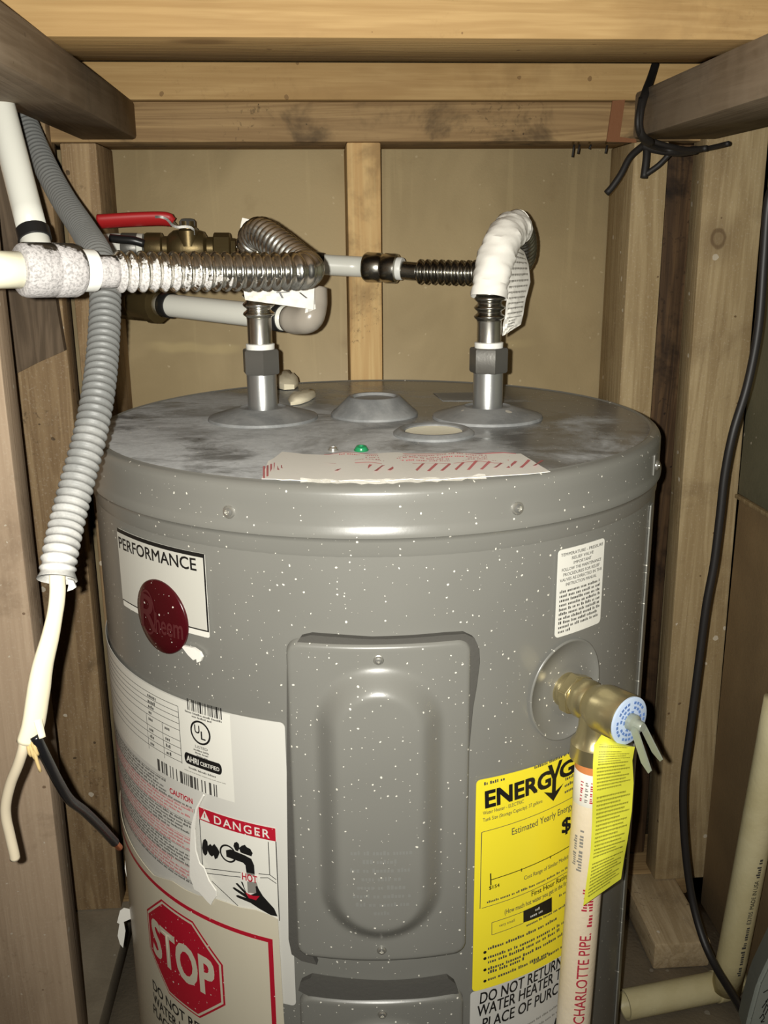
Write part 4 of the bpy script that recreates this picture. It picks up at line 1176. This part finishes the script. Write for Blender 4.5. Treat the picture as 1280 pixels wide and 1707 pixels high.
# --- brass ball valve with the red lever
ba, bb = at(243, 413, .215), at(392, 414, .225)
bx_ = (bb-ba).normalized(); bl_ = (bb-ba).length
BV = thing('ball_valve', 'brass ball valve with a long red lever handle behind the hose', 'valve', loc=ba)
k = bl_/.145
obj('valve_body', nlathe([(.0150, 0), (.0160, .002), (.0160, .026*k), (.0125, .029*k), (.0125, .036*k), (.0150, .039*k), (.0185, .046*k), (.0200, .060*k), (.0200, .082*k), (.0175, .095*k), (.0120, .100*k), (.0120, .112*k)], ba, bx_, 32), M['brass'], BV)
b = nlathe([(.0150, .110*k), (.0165, .112*k), (.0165, .136*k), (.0150, .138*k), (.0110, .139*k), (.0105, .146*k)], ba, bx_, 8)
obj('end_nut', b, M['brass'], BV)
stv = at(313, 385, .21)
obj('stem', nlathe([(.0110, -.006), (.0110, .010), (.0085, .012), (.0085, .020)], stv-Vector((0, 0, .010)), (0, 0, 1), 20), M['brass'], BV)
obj('stem_nut', nlathe([(.0085, .0), (.0092, .001), (.0092, .0055), (.0070, .008), (.004, .0085)], stv+Vector((0, 0, .0045)), (0, 0, 1), 6), M['nut'], BV)
bm = bmesh.new()
lev = [at(326, 392, .212), at(324, 381, .212), at(312, 378, .210), at(299, 379, .208), at(290, 375, .206), at(282, 366, .204), at(272, 362, .202), at(262, 362, .202)]
def ribbon(bm, path, wvec, th, step=.003):
    P = spline(path, step); F = frames(P); G = []
    for i, p in enumerate(P):
        t = F[i][2]; n_ = wvec.cross(t).normalized()
        G.append([bm.verts.new(p+wvec*a+n_*b) for a, b in ((-1, -th), (1, -th), (1, th), (-1, th))])
    for a, b in zip(G, G[1:]):
        for k_ in range(4): bm.faces.new((a[k_], a[(k_+1) % 4], b[(k_+1) % 4], b[k_]))
    bm.faces.new(G[0][::-1]); bm.faces.new(G[-1])
    return bm
ribbon(bm, lev, Vector((0, .0095, 0)), .0013); bmesh.ops.recalc_face_normals(bm, faces=bm.faces[:])
obj('lever_arm', bm, M['nut'], BV)
bm = tube(bmesh.new(), [at(288, 371, .204), at(280, 366, .203), at(268, 364.5, .202), at(240, 365, .200), at(200, 367, .197), at(170, 369, .195), at(165, 369, .195)], lambda L: .0058 if L > .003 else .0046, 20, .002, flat=1.6)
obj('handle_grip', bm, M['handle_red'], BV, label='red vinyl grip')
rel(BV)
# --- fitting left of the valve
TF = thing('pipe_tee', 'white and black pipe tee at the left end of the brass valve', 'pipe fitting', loc=ba)
tb = ba-bx_*.002
obj('tee_body', nlathe([(.0150, 0), (.0150, .03), (.0142, .042), (.0142, .058)], tb, -bx_, 28), M['pex'], TF)
obj('clamp_ring', ntube([at(184, 397, .186), at(200, 399, .185), at(222, 401, .185), at(240, 406, .188)], .0045, 14, .003), M['black_plastic'], TF)
obj('clamp_band', nlathe([(.0152, .006), (.0156, .007), (.0156, .022), (.0152, .023)], tb, -bx_, 28), M['nut'], TF)
rel(TF)

# --- lower run: brass union, clamp, pipe and grey elbow
la, lb = at(205, 503, .150), at(264, 507, .125)
lax = (lb-la).normalized(); ll = (lb-la).length
BU = thing('brass_union', 'tarnished brass union behind conduit below the front hose', 'pipe fitting', loc=la)
obj('union_body', nlathe([(.0120, -.012), (.0160, -.010), (.0175, .0), (.0178, ll*.36), (.0168, ll*.40), (.0178, ll*.44), (.0180, ll*.80), (.0195, ll*.82), (.0195, ll), (.0120, ll+.001)], la, lax, 12), M['brass'], BU)
rel(BU)
LP = thing('lower_white_pipe', 'sloping white pipe with black clamps and grey elbow', 'pipe', loc=lb)
pA, pB = lb+lax*.001, at(478, 531, .028)
pxv = (pB-pA).normalized()
obj('pipe', ntube([pA, pB], .0112, 32, .02), M['pex'], LP)
for t_, w_ in ((at(281, 507, .118), .0055), (at(465, 529.5, .033), .0045)):
    t0 = pA+pxv*((t_-pA).dot(pxv))
    obj('clamp_ring', nlathe([(.0122, -w_), (.0126, -w_+.0005), (.0126, w_-.0005), (.0122, w_)], t0, pxv, 32), M['black_plastic'], LP)
ob = pB+pxv*.0005
bm = ntube([ob, ob+pxv*.014, ob+pxv*.026+Vector((0, 0, .003)), ob+pxv*.030+Vector((0, .008, .014)), ob+pxv*.030+Vector((0, .012, .028))], lambda L: .0128 if L > .0035 else .0116, 28, .002)
obj('elbow', bm, M['grey_fit'], LP, label='grey elbow end')
rel(LP)

# --- white pipe coming down at the upper left
ua, ub = at(-6, 150, -.045), at(56, 392, -.105)
uax = (ub-ua).normalized()
UP = thing('upper_white_pipe', 'white pipe slanting down at the upper left corner with black ring', 'pipe', loc=ub)
obj('pipe', ntube([ua-uax*.03, ub], .0112, 32, .02), M['pex'], UP)
obj('clamp_ring', nlathe([(.0122, -.005), (.0127, -.0045), (.0127, .0045), (.0122, .005)], ub-uax*.0, uax, 32), M['black_plastic'], UP)
obj('fitting_end', nlathe([(.0108, .004), (.0112, .005), (.0112, .022), (.0100, .030)], ub, uax, 28), M['pex'], UP)
rel(UP)

# ================================================================== CONDUIT AND CABLE
CO = thing('flexible_conduit', 'grey corrugated conduit hanging down the left, white with dust below', 'conduit', loc=at(100, 950, -.30))
cpath = [at(30, 160, .115), at(43, 203, .095), at(72, 270, .055), at(104, 330, .010), at(140, 385, -.060), at(163, 425, -.128), at(174, 470, -.160), at(175, 520, -.180), at(171, 590, -.205), at(163, 660, -.230), at(149, 730, -.252), at(130, 800, -.272), at(112, 870, -.292), at(99, 930, -.310), at(95, 966, -.318)]
def ribs(r0, amp, pitch):
    def f(L):
        t = (L/pitch) % 1.0
        return r0+amp*(max(0, cos(2*pi*(t-.5)))**.7)
    return f
Lc = len(spline(cpath, .0008))*.0008
rf = ribs(.0097, .0014, .0056)
obj('conduit_tube', ntube(cpath, lambda L: rf(L) if L < Lc-.006 else .0098+.0022*min(1, (L-Lc+.006)/.005), 26, .0008, cap=False), M['conduit'], CO)
en = spline(cpath, .0008); ed = (en[-1]-en[-6]).normalized()
obj('conduit_bore', nlathe([(.0082, -.010), (.0088, -.002), (.0118, .0002)], en[-1], ed, 26, cap=False), M['conduit'], CO)
bm = bmesh.new()
prism(bm, [at(*p, -.324) for p in ((112, 965), (122, 968), (127, 979), (121, 983), (112, 986), (114, 976))], Vector((0, .0012, 0)))
obj('cut_end', bm, M['conduit'], CO, label='ragged cut end')
rel(CO)

CB = thing('electrical_cable', 'cream jacketed cable with stripped white and black wires below the conduit', 'cable', loc=at(60, 1200, -.335))
cab = [en[-60]+Vector((0, 0, 0)), en[-12], at(96, 985, -.320), at(93, 1015, -.322), at(84, 1060, -.325), at(71, 1110, -.328), at(63, 1160, -.330), at(56, 1205, -.332), at(47, 1236, -.333)]
Lk = len(spline(cab, .002))*.002
def cabr(L):
    t = L/Lk; return .0052+.0024*max(0, min(1, (t-.45)/.3))
obj('jacket', ntube(cab, cabr, 22, .002, flat=.72), M['cable_cream'], CB)
obj('jacket_tear', ntube([at(62, 1195, -.334), at(66, 1212, -.337), at(71, 1230, -.339)], lambda L: .0030-.06*L, 10, .002, flat=.4), M['cable_cream'], CB)
ww = [at(42, 1228, -.333), at(38, 1250, -.332), at(30, 1275, -.328), at(18, 1305, -.322), at(10, 1338, -.316), at(10, 1362, -.312), at(16, 1390, -.308), at(23, 1420, -.305), at(25, 1431, -.304)]
obj('white_wire', ntube(ww, .0034, 16, .002), M['wire_white'], CB, label='white wire')
bw = [at(58, 1226, -.336), at(66, 1242, -.334), at(80, 1270, -.325), at(98, 1305, -.310), at(116, 1333, -.295), at(140, 1352, -.275), at(165, 1376, -.255), at(180, 1392, -.240), at(192, 1405, -.232)]
bo = obj('black_wire', ntube(bw, .0034, 16, .002), M['wire_black'], CB, label='black wire')
ce = (bw[-1]-bw[-2]).normalized()
obj('copper_end', ntube([bw[-1]-ce*.002, bw[-1]+ce*.0095], .0025, 12, .003), M['copper'], CB, label='bare copper end')
for i, (a, b) in enumerate((((54, 1236), (68, 1288)), ((50, 1240), (60, 1266)), ((47, 1240), (52, 1260)), ((57, 1240), (63, 1258)))):
    obj('filler_strand', ntube([at(*a, -.337), at((a[0]+b[0])/2-1, (a[1]+b[1])/2+2, -.338), at(*b, -.337)], lambda L: max(.0004, .0014-.02*L), 8, .003), M['fray'], CB)
rel(CB)

# ================================================================== RIGHT SIDE: cable, pipes, wire bundle, bag
cx_ = [at(1292, 300, .080), at(1280, 340, .082), at(1273, 430, .085), at(1264, 545, .085), at(1246, 640, .085), at(1222, 720, .08), at(1208, 790, .08), at(1200, 860, .08), at(1190, 940, .08), at(1177, 1010, .08), at(1164, 1110, .08), at(1150, 1220, .08), at(1139, 1310, .08), at(1141, 1400, .078), at(1152, 1490, .07), at(1170, 1560, .05), at(1193, 1612, .022), at(1222, 1660, -.02), at(1252, 1712, -.07)]
ob_ = obj('black_cable', ntube(cx_, .0043, 14, .006), M['coax'])
tag(ob_, 'long black cable hanging down in front of the right wall board', 'cable')

PV = thing('upright_drain_pipe', 'upright cream plastic pipe leaning at the lower right edge', 'pipe', loc=at(1212, 1640, .090))
pa, pb = atu(1212, 1640, .418), atu(1290, 1230, .424)
pv_ = (pb-pa).normalized(); VR = .0172
obj('pipe', ntube([pa-pv_*.006, pb+pv_*.05], VR, 36, .05), M['pvc_old'], PV)
nn = CAM-pa; nn = (nn-pv_*nn.dot(pv_)).normalized(); mm = pv_.cross(nn)
sg = 1 if mm.dot(rx) > 0 else -1
fp = on_pipe(VR, pa, pv_, nn, mm*sg)
fl = Flat()
fl.greek((.030, 0), (.105, 0), .0050, M['ink2'], 0, seed=601, word=(3, 6))
fl.text('E3705', (.108, 0), (.126, 0), .0050, M['ink2'], 0, .01); fl.text('MADE IN USA', (.130, 0), (.170, 0), .0050, M['ink'], 0, .01)
fl.greek((.174, 0), (.200, 0), .0050, M['ink2'], 0, seed=602)
fl.place(lambda x, y, hh: fp(x, .0135-y, hh), 'printing', PV, .002, 1)
rel(PV)
FP = thing('floor_drain_pipe', 'open ended cream pipe lying on the floor beside the heater', 'pipe', loc=at(1040, 1672, .06))
qa, qb = at(1043, 1673, .055), at(1200, 1640, .090)
za = FLOOR+VR+.001
qa = atz(1041, 1675, za); qb = atz(1196, 1644, za)
qd = (qb-qa).normalized(); ql = (qb-qa).length
obj('pipe', nlathe([(VR*.84, .05), (VR*.84, .0005), (VR*.86, 0), (VR, 0), (VR, ql)], qa, qd, 36, cap=False), M['pvc_old'], FP)
obj('elbow', ntube([qb-qd*.004, qb+qd*.008, qb+qd*.016+pv_*.006, qb+qd*.018+pv_*.016], VR*1.06, 28, .003), M['pvc_old'], FP)
rel(FP)

# wire bundle strapped round the right plate
WB = thing('wire_bundle', 'dark twisted wires tied round the right ceiling plate with loose ends', 'wire', loc=at(1075, 245, .25))
def wire(pts, r=.0030): obj('wire', ntube([at(*p) for p in pts], r, 10, .004), M['tie'], WB)
wire([(1092, 108, .255), (1084, 132, .225), (1075, 156, .175), (1067, 185, .160), (1065, 210, .160), (1071, 228, .165), (1085, 238, .180)], .0042)
wire([(1068, 164, .165), (1063, 195, .155), (1065, 222, .16), (1078, 240, .19), (1110, 250, .22), (1150, 252, .20), (1185, 246, .17), (1214, 239, .14)], .0024)
wire([(1066, 218, .236), (1090, 236, .228), (1125, 246, .21), (1150, 250, .19), (1178, 247, .17)], .0030)
wire([(1070, 243, .24), (1095, 250, .23), (1130, 254, .215), (1160, 250, .19)], .0042)
wire([(1072, 242, .24), (1050, 262, .235), (1035, 290, .232), (1020, 312, .232), (1010, 323, .232)], .0036)
wire([(1078, 240, .24), (1077, 265, .235), (1073, 297, .232)], .0040)
wire([(1116, 256, .225), (1098, 275, .23), (1074, 292, .232)], .0030)
rel(WB)

# corner of a grey bag with a scrawl on it
bm = bmesh.new()
gp = [at(*p, -.10) for p in ((1262, 1640), (1300, 1560), (1330, 1720), (1290, 1760), (1240, 1730), (1246, 1700))]
prism(bm, gp, Vector((.012, .05, -.02))); bmesh.ops.bevel(bm, geom=bm.edges[:], offset=.004, segments=3, affect='EDGES')
GB = obj('grey_bag', bm, M['bag']); tag(GB, 'pale grey bag with a black scrawl in the lower right corner', 'bag')
fl = Flat()
for i, pts in enumerate((((1266, 1698), (1272, 1690), (1274, 1697), (1268, 1704), (1274, 1703)), ((1272, 1688), (1278, 1674), (1281, 1680), (1275, 1692)), ((1272, 1655), (1280, 1650)), ((1276, 1670), (1284, 1661)), ((1270, 1680), (1279, 1668)))):
    fl.path([(p[0], p[1]) for p in pts], 1.6, M['ink'], 0)
def bagmap(x, y, hh): p = at(x, y, -.10); return p+(CAM-p).normalized()*.0006
fl.place(bagmap, 'scrawl', GB)

# ================================================================== SCRAPS ON THE HEATER
def lump(name, pts, h, m, label, z0=0.0, seed=1):
    r_ = random.Random(seed); bm = bmesh.new(); P = [atz(*p, z0) for p in pts]; c = sum(P, Vector())/len(P)
    rings = []
    for q, hh in ((1.0, .0004), (1.02, h*.45), (.8, h*.85), (.45, h)):
        rings.append([bm.verts.new(c+(p-c)*q*r_.uniform(.94, 1.06)+Vector((0, 0, hh*r_.uniform(.75, 1.15)))) for p in P])
    n = len(P)
    for a, b in zip(rings, rings[1:]):
        for k_ in range(n): bm.faces.new((a[k_], a[(k_+1) % n], b[(k_+1) % n], b[k_]))
    bm.faces.new(rings[0][::-1]); bm.faces.new(rings[-1]); bmesh.ops.recalc_face_normals(bm, faces=bm.faces[:])
    o = obj(name, bm, m, None, 60); tag(o, label, 'scrap'); return o
lump('foam_scrap', ((462, 641), (472, 633), (484, 634), (496, 638), (498, 643), (490, 649), (474, 650), (464, 648)), .013, M['putty'], 'smooth cream foam scrap just behind the left nipple', seed=3)
lump('foam_scrap', ((481, 671), (488, 666), (500, 664), (512, 659), (524, 657), (526, 662), (516, 669), (500, 675), (485, 676)), .009, M['putty'], 'crumbly cream foam scrap lying right of the left nipple', seed=4)
